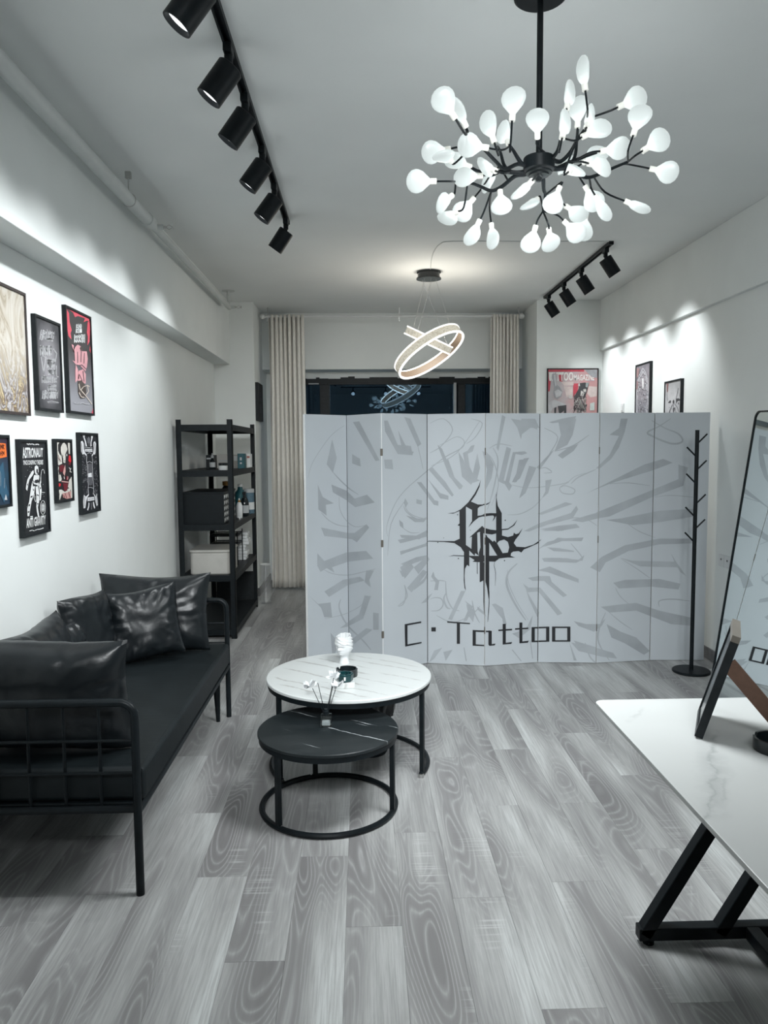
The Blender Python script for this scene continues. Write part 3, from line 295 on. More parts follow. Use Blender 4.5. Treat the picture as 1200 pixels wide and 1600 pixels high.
6:"S413,3508 373,3319 291,3103 178,2941 8,2807 6,2807 6,2861 149,2996 288,3265 144,3280 286,3374 312,3508|S818,3375 789,3364 798,3346 818,3354;789,3364 742,3345 754,3326 798,3346;742,3345 712,3326 730,3310 754,3326;712,3326 702,3304 727,3304 730,3310;702,3304 713,3283 730,3302 727,3304;713,3283 738,3269 750,3291 730,3302;738,3269 775,3252 786,3275 750,3291;775,3252 818,3232 818,3261 786,3275|S818,3465 816,3466 810,3455 818,3451;816,3466 778,3485 773,3476 810,3455|S6,2531 6,2546 155,2615 673,2855 818,2894 818,2775 156,2588|S6,2101 6,2198 682,2443 818,2495 818,2392 800,2386 164,2123|S156,2585 207,2587 207,2595 156,2591;207,2587 281,2591 280,2600 207,2595;281,2591 364,2594 364,2604 280,2600;364,2594 445,2592 445,2603 364,2604;445,2592 530,2584 531,2594 445,2603;530,2584 624,2571 625,2580 531,2594;624,2571 708,2558 709,2565 625,2580;708,2558 767,2550 768,2555 709,2565|S107,2075 339,2092 818,2173 818,2015 516,1991|S426,2019 462,1994 466,2000 429,2023;462,1994 514,1958 519,1966 466,2000;514,1958 573,1920 579,1929 519,1966;573,1920 633,1887 638,1897 579,1929;633,1887 696,1860 700,1870 638,1897;696,1860 765,1835 768,1844 700,1870;765,1835 818,1818 818,1826 768,1844|S6,1339 6,1502 58,1547 405,1704 818,1769 818,1683 465,1619 118,1462 33,1326|S335,1525 526,1478 818,1463 818,1381 646,1391|S349,1509 391,1481 395,1488 351,1513;391,1481 453,1443 458,1451 395,1488;453,1443 521,1400 527,1409 458,1451;521,1400 584,1360 591,1369 527,1409;584,1360 644,1320 650,1329 591,1369;644,1320 704,1278 710,1286 650,1329;704,1278 758,1241 762,1247 710,1286;758,1241 796,1216 799,1220 762,1247|S239,1166 414,1202 818,1200 818,1090 329,1080|S268,1095 281,1068 288,1072 272,1097;281,1068 300,1031 308,1035 288,1072;300,1031 325,989 334,995 308,1035;325,989 356,949 365,956 334,995;356,949 400,909 407,917 365,956;400,909 453,867 459,874 407,917;453,867 503,829 508,835 459,874;503,829 538,804 542,808 508,835|S56,824 421,852 598,860 818,782 818,659 600,747 189,735|S187,733 218,705 223,711 190,737;218,705 264,665 270,672 223,711;264,665 315,622 322,630 270,672;315,622 364,583 371,592 322,630;364,583 413,548 420,557 371,592;413,548 466,514 471,522 420,557;466,514 512,485 517,491 471,522;512,485 545,465 548,469 517,491|S148,568 370,446 609,351 818,146 818,140 733,89 432,274 225,368|S126,739 104,694 117,689 135,735;104,694 73,629 89,622 117,689;73,629 43,557 61,550 89,622;43,557 22,492 43,486 61,550;22,492 11,440 34,435 43,486;11,440 6,398 6,392 29,390 34,435;6,392 6,385 10,343 32,346 29,390;10,343 25,289 46,295 32,346;25,289 61,221 78,229 46,295;61,221 111,145 125,153 78,229;111,145 162,75 173,82 125,153;162,75 197,27 205,32 173,82|S6,574 46,573 132,653 75,543 6,496|S6,225 258,140 319,53 83,92 6,114",
7:"S222,3510 193,3491 200,3481 228,3502;193,3491 151,3463 159,3452 200,3481;151,3463 105,3433 113,3420 159,3452;105,3433 61,3406 69,3391 113,3420;61,3406 16,3384 24,3368 69,3391;16,3384 6,3380 6,3360 24,3368|S6,3226 10,3224 21,3248 6,3255;10,3224 85,3190 95,3215 21,3248;85,3190 164,3159 172,3185 95,3215;164,3159 231,3139 236,3166 172,3185;231,3139 287,3134 287,3161 236,3166;287,3134 338,3138 333,3165 287,3161;338,3138 379,3151 368,3175 333,3165;379,3151 406,3171 385,3186 368,3175;406,3171 413,3202 388,3199 385,3186;413,3202 400,3235 379,3224 388,3199;400,3235 376,3268 359,3253 379,3224;376,3268 345,3297 332,3279 359,3253;345,3297 305,3319 296,3300 332,3279;305,3319 255,3338 248,3320 296,3300;255,3338 201,3357 195,3340 248,3320;201,3357 151,3378 144,3363 195,3340;151,3378 98,3406 91,3392 144,3363;98,3406 42,3437 36,3425 91,3392;42,3437 6,3458 6,3443 36,3425|S6,2898 130,2935 267,2879 24,2785 6,2779|S6,2500 354,2645 349,2851 486,2809 425,2549 6,2396|S6,2383 48,2388 47,2396 6,2389;48,2388 108,2396 107,2405 47,2396;108,2396 178,2404 177,2414 107,2405;178,2404 251,2407 250,2418 177,2414;251,2407 334,2403 335,2413 250,2418;334,2403 430,2394 430,2404 335,2413;430,2394 518,2386 518,2393 430,2404;518,2386 579,2380 579,2385 518,2393|S6,2175 92,2192 583,2217 586,2106 95,2026 6,2017|S6,1814 44,1801 46,1806 6,1821|S6,1772 100,1790 594,1787 596,1718 102,1706 6,1685|S6,1463 328,1454 385,1370 6,1381|S270,1580 356,1440 498,1243 414,1300 328,1440|S6,1200 113,1203 418,1132 392,1047 6,1091|S6,778 123,738 624,624 626,511 294,540 6,654|S125,795 122,812 114,810 119,794;122,812 116,836 106,834 114,810;116,836 115,859 103,861 106,834;115,859 124,874 116,884 103,861;124,874 149,885 145,898 116,884;149,885 187,893 184,907 145,898;187,893 233,898 232,912 184,907;233,898 285,900 285,913 232,912;285,900 353,897 353,909 285,913;353,897 434,889 434,899 353,909;434,889 509,880 510,889 434,899;509,880 562,875 562,881 510,889",
}
PRINT_BLACK={0:"",
1:"",
2:"S747,1765 715,1753 747,1770|L358,625 405,619 404,303 365,302|L358,625 640,633 640,609 361,601|L365,328 645,332 645,311 365,302",
3:"S291,2187 390,2199 480,2245 586,2345 676,2473 735,2586 762,2668 743,2563 691,2451 625,2357 721,2317 799,2316 799,2304 751,2289 721,2263 718,2157 639,2088 639,2239 556,2284 548,2231 465,2223 374,2184|S462,2230 553,2281 554,1741 632,1686 685,1627 678,1588 602,1663 603,1434 572,1456 542,1402 535,1294 542,1172 555,1083 535,1125 524,1233 527,1638 481,1706 390,1765 237,1778 22,1780 6,1771 6,1778 22,1789 237,1790 390,1793 466,1828|S465,2048 435,2017 465,2010|S639,2232 718,2180 718,2157 759,2162 799,2173 799,2151 736,2135 662,2074 586,1989 639,2081|S602,1845 692,1930 782,2015 800,2000 800,1909 744,1931 714,1915 720,1650 738,1590 685,1627 632,1686 639,1861|S306,1568 375,1591 602,1587 738,1587 738,1635 760,1712 752,1924 800,1917 802,1241 777,1225 751,1212 750,1499 648,1504 678,1527 602,1574 375,1581|S811,2188 816,2189 816,2149 811,2148|S796,2324 816,2325 816,2310 796,2306|S802,1256 816,1257 816,774 813,751 803,935|S791,2000 816,1987 816,1910 791,1909|S792,1598 816,1599 816,1508 792,1507|S790,2175 816,2185 816,2148 790,2149|S795,1500 816,1500 816,1241 796,1241|S790,2322 816,2325 816,2311 790,2306|S711,1498 712,1330 721,1330 720,1498|S147,1761 160,1762 160,1775 147,1775|S429,2162 443,2162 443,2176 429,2176|S440,1537 455,1537 455,1553 440,1552|S612,1947 621,1947 621,1956 612,1956|S233,1830 242,1830 242,1839 233,1839|L57,534 122,537 122,476 57,473|L285,633 613,620 617,604 290,612|L426,624 471,624 471,311 426,309|L653,521 698,518 698,300 653,298|L653,521 816,521 816,497 653,497|L653,315 816,313 816,294 653,293",
4:"S6,1891 21,1886 61,1787 64,1101 60,948 32,1133 11,1210 6,1216|S6,1879 6,1883 116,1785 132,1807 180,1760 261,1620 341,1625 389,1616 382,1578 454,1548 341,1556 213,1546 150,1502 6,1512 6,1591 181,1588 61,1779|S6,2190 83,2194 170,2189 162,2154 131,2102 107,2077 134,2140 115,2160 51,2157 6,2151|S6,1982 84,1960 163,1950 164,1905 100,1891 6,1908|S176,2501 166,2418 185,2297 245,2190 246,1963 339,1968 419,2019 482,2093 435,2011 339,1953 251,1948 251,1872 340,1846 420,1867 428,1907 460,1884 500,1895 564,1969 508,1871 452,1804 429,1759 469,1705 599,1693 728,1727 805,1773 805,1752 793,1740 664,1690 583,1662 543,1618 502,1642 421,1637 389,1616 341,1625 360,1701 340,1778 284,1814 212,1797 172,1760 164,1783 162,2192 158,2298 161,2448|S6,2326 19,2326 82,2357 38,2318 6,2313|S6,1980 11,1977 11,1909 6,1909|S6,1599 12,1599 13,1508 6,1508|S6,1500 10,1500 11,1241 6,1241|S62,1086 60,1044 67,1044 66,1086;60,1044 59,984 67,984 67,1044;59,984 57,918 67,917 67,984;57,918 55,856 65,855 67,917;55,856 51,797 61,795 65,855;51,797 47,735 55,734 61,795;47,735 42,680 49,679 55,734;42,680 39,642 44,641 49,679|S148,1510 144,1501 148,1500 151,1509;144,1501 138,1487 142,1486 148,1500;138,1487 133,1470 138,1469 142,1486;133,1470 131,1450 137,1450 138,1469;131,1450 135,1427 141,1428 137,1450;135,1427 143,1403 149,1404 141,1428;143,1403 151,1375 157,1376 149,1404;151,1375 155,1342 161,1342 157,1376;155,1342 156,1297 161,1297 161,1342;156,1297 154,1244 159,1243 161,1297;154,1244 152,1193 155,1193 159,1243;152,1193 150,1159 153,1158 155,1193|S290,2080 306,2080 306,2095 290,2095|S282,1505 298,1504 298,1520 282,1520|L54,518 104,508 105,316 162,322 150,297 70,294 55,315|L15,518 104,508 104,487 15,497|L268,602 316,600 317,323 413,329 401,303 270,301|L204,522 412,522 412,500 204,500|L522,607 567,605 570,327 669,333 654,305 524,303|L457,527 659,527 660,505 457,505|L708,529 759,527 761,305 710,308|L708,529 805,526 805,505 708,508|L709,330 805,327 805,305 710,308",
5:"S6,1781 36,1801 6,1766|L114,532 161,532 163,311 116,311|L6,527 161,532 161,510 6,505|L6,327 163,333 163,311 6,305|L199,533 246,533 248,312 201,312|L415,534 460,535 463,314 418,314|L199,533 460,535 460,513 199,511|L201,333 462,336 463,314 201,312",
6:"",
7:"",
}
SEAMS=[(-0.392, 5.33), (-0.108, 5.57), (0.135, 5.27), (0.463, 5.455), (0.862, 5.356), (1.261, 5.43), (1.676, 5.39), (2.085, 5.44), (2.478, 5.42)]
HUB=(0.614, 2.694, 2.505)
ARMS=[[(0.574, 2.689, 2.508), (0.54, 2.687, 2.514), (0.499, 2.707, 2.505), (0.462, 2.681, 2.522), (0.416, 2.642, 2.546), (0.372, 2.616, 2.562), (0.349, 2.577, 2.584)], [(0.573, 2.715, 2.491), (0.54, 2.731, 2.49), (0.502, 2.775, 2.469), (0.467, 2.788, 2.459), (0.428, 2.775, 2.468), (0.393, 2.764, 2.476), (0.337, 2.759, 2.48)], [(0.552, 2.68, 2.513), (0.534, 2.67, 2.531), (0.519, 2.661, 2.549), (0.505, 2.645, 2.558)], [(0.567, 2.706, 2.496), (0.53, 2.726, 2.501), (0.502, 2.724, 2.52), (0.48, 2.681, 2.548), (0.465, 2.659, 2.561)], [(0.572, 2.71, 2.494), (0.519, 2.718, 2.498), (0.488, 2.725, 2.503), (0.454, 2.738, 2.494), (0.415, 2.725, 2.503), (0.384, 2.717, 2.508)], [(0.649, 2.667, 2.522), (0.686, 2.691, 2.524), (0.715, 2.679, 2.548), (0.729, 2.636, 2.575), (0.744, 2.597, 2.597), (0.741, 2.567, 2.614)], [(0.67, 2.698, 2.502), (0.711, 2.679, 2.496), (0.743, 2.679, 2.477), (0.786, 2.688, 2.471), (0.834, 2.668, 2.484), (0.869, 2.651, 2.495), (0.902, 2.636, 2.505)], [(0.652, 2.663, 2.525), (0.663, 2.636, 2.54), (0.662, 2.591, 2.565)], [(0.637, 2.728, 2.482), (0.653, 2.785, 2.461), (0.666, 2.82, 2.454), (0.671, 2.872, 2.414)], [(0.67, 2.695, 2.504), (0.711, 2.699, 2.508), (0.73, 2.67, 2.532), (0.721, 2.614, 2.566), (0.714, 2.58, 2.586)], [(0.67, 2.698, 2.502), (0.718, 2.692, 2.522), (0.768, 2.691, 2.54), (0.808, 2.675, 2.549)]]
BULBS=[((0.294, 2.427, 2.556), (-0.603, -0.238, 0.761), (-0.11, -0.92, -0.38), (0.349, 2.577, 2.584)), ((0.339, 2.52, 2.571), (-0.472, -0.609, 0.638), (-0.78, -0.05, -0.62), (0.349, 2.577, 2.584)), ((0.462, 2.389, 2.536), (0.06, 0.0, 0.998), (-0.41, -0.91, 0.02), (0.505, 2.645, 2.558)), ((0.433, 2.538, 2.53), (-0.32, 0.0, 0.947), (-0.81, -0.52, -0.27), (0.465, 2.659, 2.561)), ((0.497, 2.626, 2.557), (-0.209, 0.531, 0.821), (-0.92, -0.39, 0.02), (0.505, 2.645, 2.558)), ((0.594, 2.632, 2.581), (-0.178, -0.748, 0.639), (-0.14, -0.62, -0.77), (0.652, 2.663, 2.525)), ((0.414, 2.552, 2.516), (-0.991, 0.0, 0.137), (-0.05, -0.93, -0.37), (0.505, 2.645, 2.558)), ((0.311, 2.728, 2.578), (-0.985, 0.0, -0.173), (0.06, -0.94, -0.33), (0.416, 2.642, 2.546)), ((0.308, 2.648, 2.51), (-0.503, -0.863, -0.055), (0.17, -0.04, -0.98), (0.383, 2.623, 2.558)), ((0.387, 2.757, 2.529), (-0.917, -0.32, 0.237), (-0.1, -0.4, -0.91), (0.415, 2.725, 2.503)), ((0.423, 2.731, 2.491), (-0.996, 0.0, -0.09), (0.07, -0.62, -0.78), (0.435, 2.732, 2.498)), ((0.447, 2.599, 2.461), (-0.415, 0.789, 0.452), (-0.77, -0.04, -0.64), (0.519, 2.718, 2.498)), ((0.482, 2.779, 2.522), (-0.377, 0.868, -0.323), (-0.93, -0.34, 0.17), (0.521, 2.753, 2.479)), ((0.255, 2.653, 2.445), (-1.0, 0.0, -0.003), (0.0, -0.95, -0.32), (0.337, 2.759, 2.48)), ((0.325, 2.779, 2.438), (-0.595, -0.562, -0.575), (0.8, -0.43, -0.41), (0.337, 2.759, 2.48)), ((0.348, 2.786, 2.387), (-0.501, 0.852, -0.152), (-0.21, -0.29, -0.94), (0.379, 2.763, 2.477)), ((0.414, 2.86, 2.455), (-0.644, 0.0, -0.765), (0.07, -1.0, -0.06), (0.454, 2.738, 2.494)), ((0.433, 2.84, 2.37), (-0.44, 0.0, -0.898), (-0.68, -0.66, 0.33), (0.467, 2.788, 2.459)), ((0.501, 2.989, 2.4), (0.071, -0.174, -0.982), (-0.89, -0.46, 0.02), (0.467, 2.788, 2.459)), ((0.496, 2.778, 2.453), (0.022, -0.368, -0.929), (-0.23, -0.91, 0.35), (0.493, 2.779, 2.466)), ((0.58, 2.649, 2.445), (-0.437, 0.84, -0.322), (0.47, -0.09, -0.88), (0.637, 2.728, 2.482)), ((0.662, 2.932, 2.475), (-0.56, -0.64, -0.526), (-0.39, -0.36, 0.85), (0.671, 2.872, 2.414)), ((0.64, 2.853, 2.353), (-0.281, 0.0, -0.96), (-0.37, -0.92, 0.11), (0.671, 2.872, 2.414)), ((0.694, 2.873, 2.349), (0.298, 0.732, -0.612), (0.28, -0.68, -0.68), (0.671, 2.872, 2.414)), ((0.714, 2.804, 2.476), (-0.374, 0.0, -0.927), (-0.1, -0.99, 0.04), (0.666, 2.82, 2.454)), ((0.814, 2.83, 2.488), (0.517, 0.0, -0.856), (-0.33, -0.92, -0.2), (0.786, 2.688, 2.471)), ((0.832, 2.763, 2.432), (0.506, 0.0, -0.862), (0.49, -0.82, 0.29), (0.786, 2.688, 2.471)), ((0.764, 2.903, 2.441), (0.87, 0.333, -0.365), (-0.12, -0.57, -0.81), (0.67, 2.859, 2.424)), ((0.758, 2.905, 2.387), (0.745, -0.0, -0.667), (-0.24, -0.93, -0.27), (0.671, 2.872, 2.414)), ((0.854, 2.955, 2.425), (-0.159, 0.0, -0.987), (0.02, -1.0, -0.0), (0.786, 2.688, 2.471)), ((0.966, 2.844, 2.441), (0.923, 0.0, -0.386), (-0.39, -0.01, -0.92), (0.798, 2.683, 2.474)), ((1.033, 2.783, 2.534), (0.922, -0.263, -0.284), (-0.35, -0.89, -0.31), (0.885, 2.644, 2.5)), ((0.921, 2.55, 2.509), (0.848, 0.0, 0.529), (0.07, -0.99, -0.11), (0.902, 2.636, 2.505)), ((0.835, 2.539, 2.64), (0.916, 0.0, 0.402), (0.1, -0.97, -0.23), (0.741, 2.567, 2.614)), ((0.868, 2.493, 2.536), (0.312, 0.0, 0.95), (-0.42, -0.89, 0.14), (0.902, 2.636, 2.505)), ((0.798, 2.597, 2.524), (0.99, 0.0, 0.144), (0.09, -0.78, -0.62), (0.743, 2.691, 2.531)), ((0.716, 2.526, 2.542), (0.911, 0.0, 0.413), (-0.16, -0.92, 0.36), (0.662, 2.591, 2.565)), ((0.725, 2.516, 2.568), (0.37, 0.555, 0.745), (0.88, -0.46, -0.09), (0.741, 2.567, 2.614)), ((0.718, 2.596, 2.601), (0.03, 0.0, 1.0), (-0.78, -0.62, 0.02), (0.716, 2.588, 2.581)), ((0.689, 2.412, 2.635), (-0.139, 0.0, 0.99), (-0.98, -0.15, -0.14), (0.741, 2.567, 2.614)), ((0.662, 2.521, 2.627), (0.258, 0.309, 0.916), (0.83, -0.55, -0.05), (0.662, 2.591, 2.565)), ((0.628, 2.441, 2.506), (0.248, 0.355, 0.901), (0.81, -0.58, 0.0), (0.662, 2.591, 2.565)), ((0.785, 2.75, 2.544), (0.513, -0.846, 0.146), (-0.21, -0.29, -0.94), (0.711, 2.699, 2.508)), ((0.759, 2.599, 2.485), (0.879, 0.476, 0.016), (0.46, -0.85, 0.26), (0.718, 2.692, 2.522)), ((0.747, 2.782, 2.55), (-0.5, -0.786, -0.363), (0.72, -0.15, -0.67), (0.711, 2.699, 2.508)), ((0.69, 2.594, 2.457), (0.565, 0.751, 0.342), (0.35, -0.59, 0.73), (0.721, 2.614, 2.566))]
# ------------------------------------------------------------------ the room
XL, XR, ZC, YF, YB = -1.53, 2.53, 3.08, -3.2, 8.08
floor = struct('floor', MB().box(XL-.1, XR+.1, YF-.1, 9.4, -.08, -.012), M['sub'])
PW, PL, GAP = .183, 1.22, .0005
def plank_mesh(w, l):
    mb = MB(); b = .0005
    x0, x1, y0, y1 = -w/2+GAP/2, w/2-GAP/2, -l/2+GAP/2, l/2-GAP/2
    vs = [(x0,y0,-.012),(x1,y0,-.012),(x1,y1,-.012),(x0,y1,-.012),(x0,y0,-b),(x1,y0,-b),(x1,y1,-b),(x0,y1,-b),(x0+b,y0+b,0),(x1-b,y0+b,0),(x1-b,y1-b,0),(x0+b,y1-b,0)]
    fs = [(0,1,5,4),(1,2,6,5),(2,3,7,6),(3,0,4,7),(4,5,9,8),(5,6,10,9),(6,7,11,10),(7,4,8,11),(8,9,10,11)]
    return mb.add(vs, fs).mesh('plank', M['plank'])
full = plank_mesh(PW, PL)
x = XL; ci = 0
while x < XR-.01:
    w = min(PW, XR-x); y = YF - ((ci*.437 + random.uniform(-.08,.08)) % 1.0)*PL
    while y < 9.15:
        y0, y1 = max(y, YF), min(y+PL, 9.15)
        if y1-y0 > .04:
            me = full if (y1-y0 > PL-.001 and w > PW-.001) else plank_mesh(w, y1-y0)
            o = bpy.data.objects.new('plank', me); col.objects.link(o); o.parent = floor; o.location = (x+w/2, (y0+y1)/2, 0)
        y += PL
    x += PW; ci += 1
struct('ceiling', MB().box(XL-.1, XR+.1, YF-.1, 9.4, ZC, ZC+.1), M['ceil'])
struct('wall_left', MB().box(XL-.1, XL, YF-.1, 9.4, -.08, ZC), M['wall'])
struct('wall_right', MB().box(XR, XR+.1, YF-.1, 9.4, -.08, ZC), M['wall'])
struct('wall_front', MB().box(XL, XR, YF-.1, YF, -.08, ZC), M['wall'])
struct('trim_1', MB().box(XL, -1.36, YF, YB+.05, 2.44, ZC), M['wall'], bevel=.004)          # deep beam on the left
struct('trim_2', MB().box(2.492, XR, YF, YB, 2.56, ZC), M['wall'], bevel=.004)              # shallow beam on the right
struct('wall_back_left', MB().box(XL, -1.11, YB+.05, 9.4, -.08, ZC), M['wall'], bevel=.004)
struct('wall_back_right', MB().box(1.83, XR, YB-.02, 9.4, -.08, ZC), M['wall'], bevel=.004)
struct('wall_back', MB().box(-1.11, 1.83, 8.80, 9.4, 2.455, ZC).box(-1.11, 1.83, 9.16, 9.4, 2.375, 2.455).box(-1.11, 1.83, 9.12, 9.4, -.08, .85).box(-1.11,-.93,9.12,9.4,.85,2.375).box(1.70,1.83,9.12,9.4,.85,2.375), M['wall'])
struct('baseboard_right', MB().box(XR-.014, XR, YF, YB-.02, 0, .085), M['baseboard'], bevel=.003)
struct('baseboard_left', MB().box(XL, XL+.014, YF, YB+.05, 0, .085), M['baseboard'], bevel=.003)
struct('baseboard_back', MB().box(XL+.014, -1.096, YB+.036, YB+.05, 0, .085).box(-1.11, -1.096, YB+.05, 9.12, 0, .085).box(1.83-.014, XR-.014, YB-.034, YB-.02, 0, .085), M['baseboard'], bevel=.003)
# night window
win = bpy.data.objects.new('window_1', None); col.objects.link(win); win['kind'] = 'structure'; win.location = (.36, 9.2, .85)
fm = M['frameblk']
MB().box(-.93,1.70,9.16,9.24,2.315,2.375).box(-.93,1.70,9.16,9.24,.85,.91).build('frame', fm, win)
for xa, xb in ((-.93,-.87),(-.49,-.37),(1.145,1.235),(1.64,1.70)):
    MB().box(xa,xb,9.16,9.24,.91,2.315).build('mullion', fm, win, bevel=.004)
MB().box(1.095,1.128,9.155,9.235,.91,2.345).build('mullion', M['ltgrey'], win, bevel=.003)
MB().box(-.62,-.50,9.150,9.165,2.318,2.352).build('vent_latch', M['ltgrey'], win, bevel=.003)
MB().box(1.50,1.62,9.150,9.165,2.335,2.365).build('vent_latch', M['ltgrey'], win, bevel=.003)
for xa, xb in ((-.87,-.49),(-.37,1.095),(1.235,1.64)):
    MB().box(xa,xb,9.196,9.204,.91,2.315).build('pane', M['glass'], win)
xx = -.92                                   # ragged black sealing foam along the window head
poly = [(-.92, 2.33)]
while xx < 1.6:
    poly.append((xx, 2.385 + random.choice((0,0,.012,.022,-.004)))); xx += random.uniform(.03,.16)
    poly.append((xx, poly[-1][1])); 
poly += [(poly[-1][0]+.005, 2.33)]
n = len(poly); sf = MB().add([(a,9.148,b) for a,b in poly]+[(a,9.158,b) for a,b in poly], [tuple(range(n)), tuple(range(2*n-1,n-1,-1))]+[(i,(i+1)%n,n+(i+1)%n,n+i) for i in range(n)])
sf.build('sealing_foam', M['black'], win)

# ------------------------------------------------------------------ curtains, rod
rod = thing('curtain_rod', 'white curtain rod with ball ends under the ceiling before the window', 'curtain rod', (.35, 8.46, 2.985))
MB().tube([(-1.04,8.46,2.985),(1.74,8.46,2.985)], .013, 12).build('rod', M['white'], rod, smooth=True)
for xx in (-1.055, 1.755):
    MB().lathe([(0,-.03),(.018,-.026),(.030,-.010),(.030,.010),(.018,.026),(0,.03)], (xx,8.46,2.985), 16).build('finial', M['white'], rod, smooth=True)
for xx in (-1.0, .42, 1.72):
    MB().box(xx-.006,xx+.006,8.452,8.468,2.93,ZC).build('bracket', M['steel'], rod)
def curtain(x0, x1, n, label):
    def fn(u, v):
        a = 2*PI*n*u; amp = .032 + .012*math.sin(3*u*PI+v*2)
        z = .03 + v*(3.0-.03); tight = .92 + .08*(1-v)
        return (((x0+x1)/2 + (x1-x0)*(u-.5)*tight + .008*math.sin(2*a+v*3)), 8.46 + amp*math.sin(a + .4*math.sin(v*4+u*9)), z)
    o = MB().grid(fn, n*12, 30).build('curtain', M['curtain'], None, smooth=True)
    md = o.modifiers.new('solid', 'SOLIDIFY'); md.thickness = .004; md.offset = 0
    me = o.data
    for v in me.vertices: pass
    return tag(o, label, 'curtain', 'window curtains')
curtain(-1.005, -.60, 8, 'pleated off-white curtain drawn to the left beside the shelf')
curtain(1.41, 1.73, 8, 'pleated off-white curtain drawn to the right beside the red poster')

# ------------------------------------------------------------------ sprinkler pipe
pipe = thing('sprinkler_pipe', 'white painted sprinkler pipe running along the left beam under the ceiling', 'pipe', (-1.27, 3, 2.93))
MB().tube([(-1.27,YF,2.93),(-1.27,4.78,2.93)], .035, 16).build('thick_pipe', M['pipe'], pipe, smooth=True)
MB().tube([(-1.27,4.74,2.93),(-1.27,4.82,2.93),(-1.27,4.86,2.93)], [.042,.042,.030], 16).build('reducer', M['pipe'], pipe, smooth=True)
MB().tube([(-1.27,4.84,2.93),(-1.27,7.62,2.93)], .025, 14).build('thin_pipe', M['pipe'], pipe, smooth=True)
for yy in (4.92, 7.60):
    s = MB().tube([(-1.25,yy,2.93),(-1.215,yy,2.93)], .016, 10).build('sprinkler', M['pipe'], pipe, smooth=True)
    MB().tube([(-1.215,yy,2.93),(-1.20,yy,2.93)], .009, 8).tube([(-1.20,yy,2.93),(-1.18,yy,2.944),(-1.155,yy,2.93)], .0025, 6).tube([(-1.20,yy,2.93),(-1.18,yy,2.916),(-1.155,yy,2.93)], .0025, 6).lathe([(.0,-.001),(.014,-.001),(.014,.001),(0,.001)], m=Matrix.Translation((-1.153,yy,2.93)) @ Matrix.Rotation(PI/2,4,'Y'), n=12).build('deflector', M['steel'], s, smooth=True)
for yy in (1.4, 4.40):
    MB().tube([(-1.27,yy,2.963),(-1.27,yy,ZC)], .004, 8).box(-1.285,-1.255,yy-.012,yy+.012,3.045,ZC).tube(arc((-1.27,yy,2.93),.037,0,2*PI,20,'xz')[:-1], .003, 6, closed=True).build('hanger', M['steel'], pipe, smooth=True)
MB().lathe([(.0,ZC-.004),(.062,ZC-.004),(.062,ZC),(0,ZC)], (-1.27,7.58,0), 20).tube([(-1.27,7.58,2.95),(-1.27,7.58,ZC)], .014, 10).build('hanger', M['pipe'], pipe, smooth=True)

# ------------------------------------------------------------------ track lights
def rail(x, y0, y1, label):
    t = thing('track_rail', label, 'light track', (x, (y0+y1)/2, ZC))
    MB().box(x-.017,x-.009,y0,y1,ZC-.024,ZC).box(x+.009,x+.017,y0,y1,ZC-.024,ZC).box(x-.009,x+.009,y0,y1,ZC-.008,ZC).build('channel', M['black'], t)
    MB().box(x-.018,x+.018,y1-.02,y1+.006,ZC-.026,ZC).build('end_cap', M['black'], t, bevel=.003)
    MB().box(x-.018,x+.018,y0-.006,y0+.02,ZC-.026,ZC).build('end_cap', M['black'], t, bevel=.003)
rail(-.485, .9, 5.30, 'long black light track on the ceiling above the sofa')
rail(1.868, 5.80, 7.86, 'short black light track on the ceiling near the right wall')
def spot_head(x, y, side, label, watts, group, tilt=40, yawd=0, spread=92, aim=None, soft=.03):
    t = thing('track_spotlight', label, 'spotlight', (x, y, ZC-.024), 0, group)
    MB().box(x-.016,x+.016,y-.036,y+.036,ZC-.056,ZC-.020).build('adapter', M['black'], t, bevel=.004)
    MB().tube([(x,y,ZC-.056),(x,y,ZC-.085)], .016, 12).tube([(x,y,ZC-.085),(x+side*.008,y,ZC-.125)], .011, 10).build('swivel', M['black'], t, smooth=True)
    d = Vector((side*math.cos(math.radians(tilt)), math.sin(math.radians(yawd))*.6, -math.sin(math.radians(tilt)))).normalized()
    c = Vector((x+side*.035, y, ZC-.155))
    if aim: d = (Vector(aim)-c).normalized()
    q = Vector((0,0,-1)).rotation_difference(d).to_matrix().to_4x4()
    m = Matrix.Translation(c - t.location) @ q
    can = MB().lathe([(0,.072),(.046,.072),(.050,.068),(.050,-.072),(.045,-.072),(.045,-.050),(0,-.050)], n=28, m=m).build('lamp_housing', M['black'], t, smooth=True, local=True)
    MB().lathe([(0,-.051),(.0445,-.051),(.0445,-.054),(0,-.054)], n=20, m=m).build('lens', M['lampface'], can, local=True)
    L = bpy.data.lights.new('spot', 'SPOT'); L.energy = watts; L.color = LAMP; L.spot_size = math.radians(spread); L.spot_blend = 1.0; L.shadow_soft_size = soft; L.cycles.use_multiple_importance_sampling = False
    lo = bpy.data.objects.new('spot_light', L); col.objects.link(lo); lo.parent = t
    lo.matrix_local = Matrix.Translation(c - t.location + d*.075) @ q
names = ['closest to the camera, cut off by the top of the picture', 'second from the camera above the sofa', 'third from the camera above the sofa', 'fourth from the camera above the sofa', 'fifth from the camera above the sofa', 'farthest one on the long track above the sofa']
for (y, nm, yd) in zip((2.52, 3.02, 3.43, 4.00, 4.53, 5.20), names, (-6,-5,0,-5,-6,14)):
    spot_head(-.485, y, -1, 'black track spotlight, '+nm, SPOT_W, 'spotlights on the long left track', 54, yd, 80)
names = ['nearest on the short right track', 'second on the short right track', 'third on the short right track', 'farthest on the short right track']
for (y, nm) in zip((5.93, 6.58, 7.14, 7.72), names):
    spot_head(1.868, y, 1, 'black track spotlight, '+nm, RSPOT_W, 'spotlights on the short right track', 56, 0, 74)
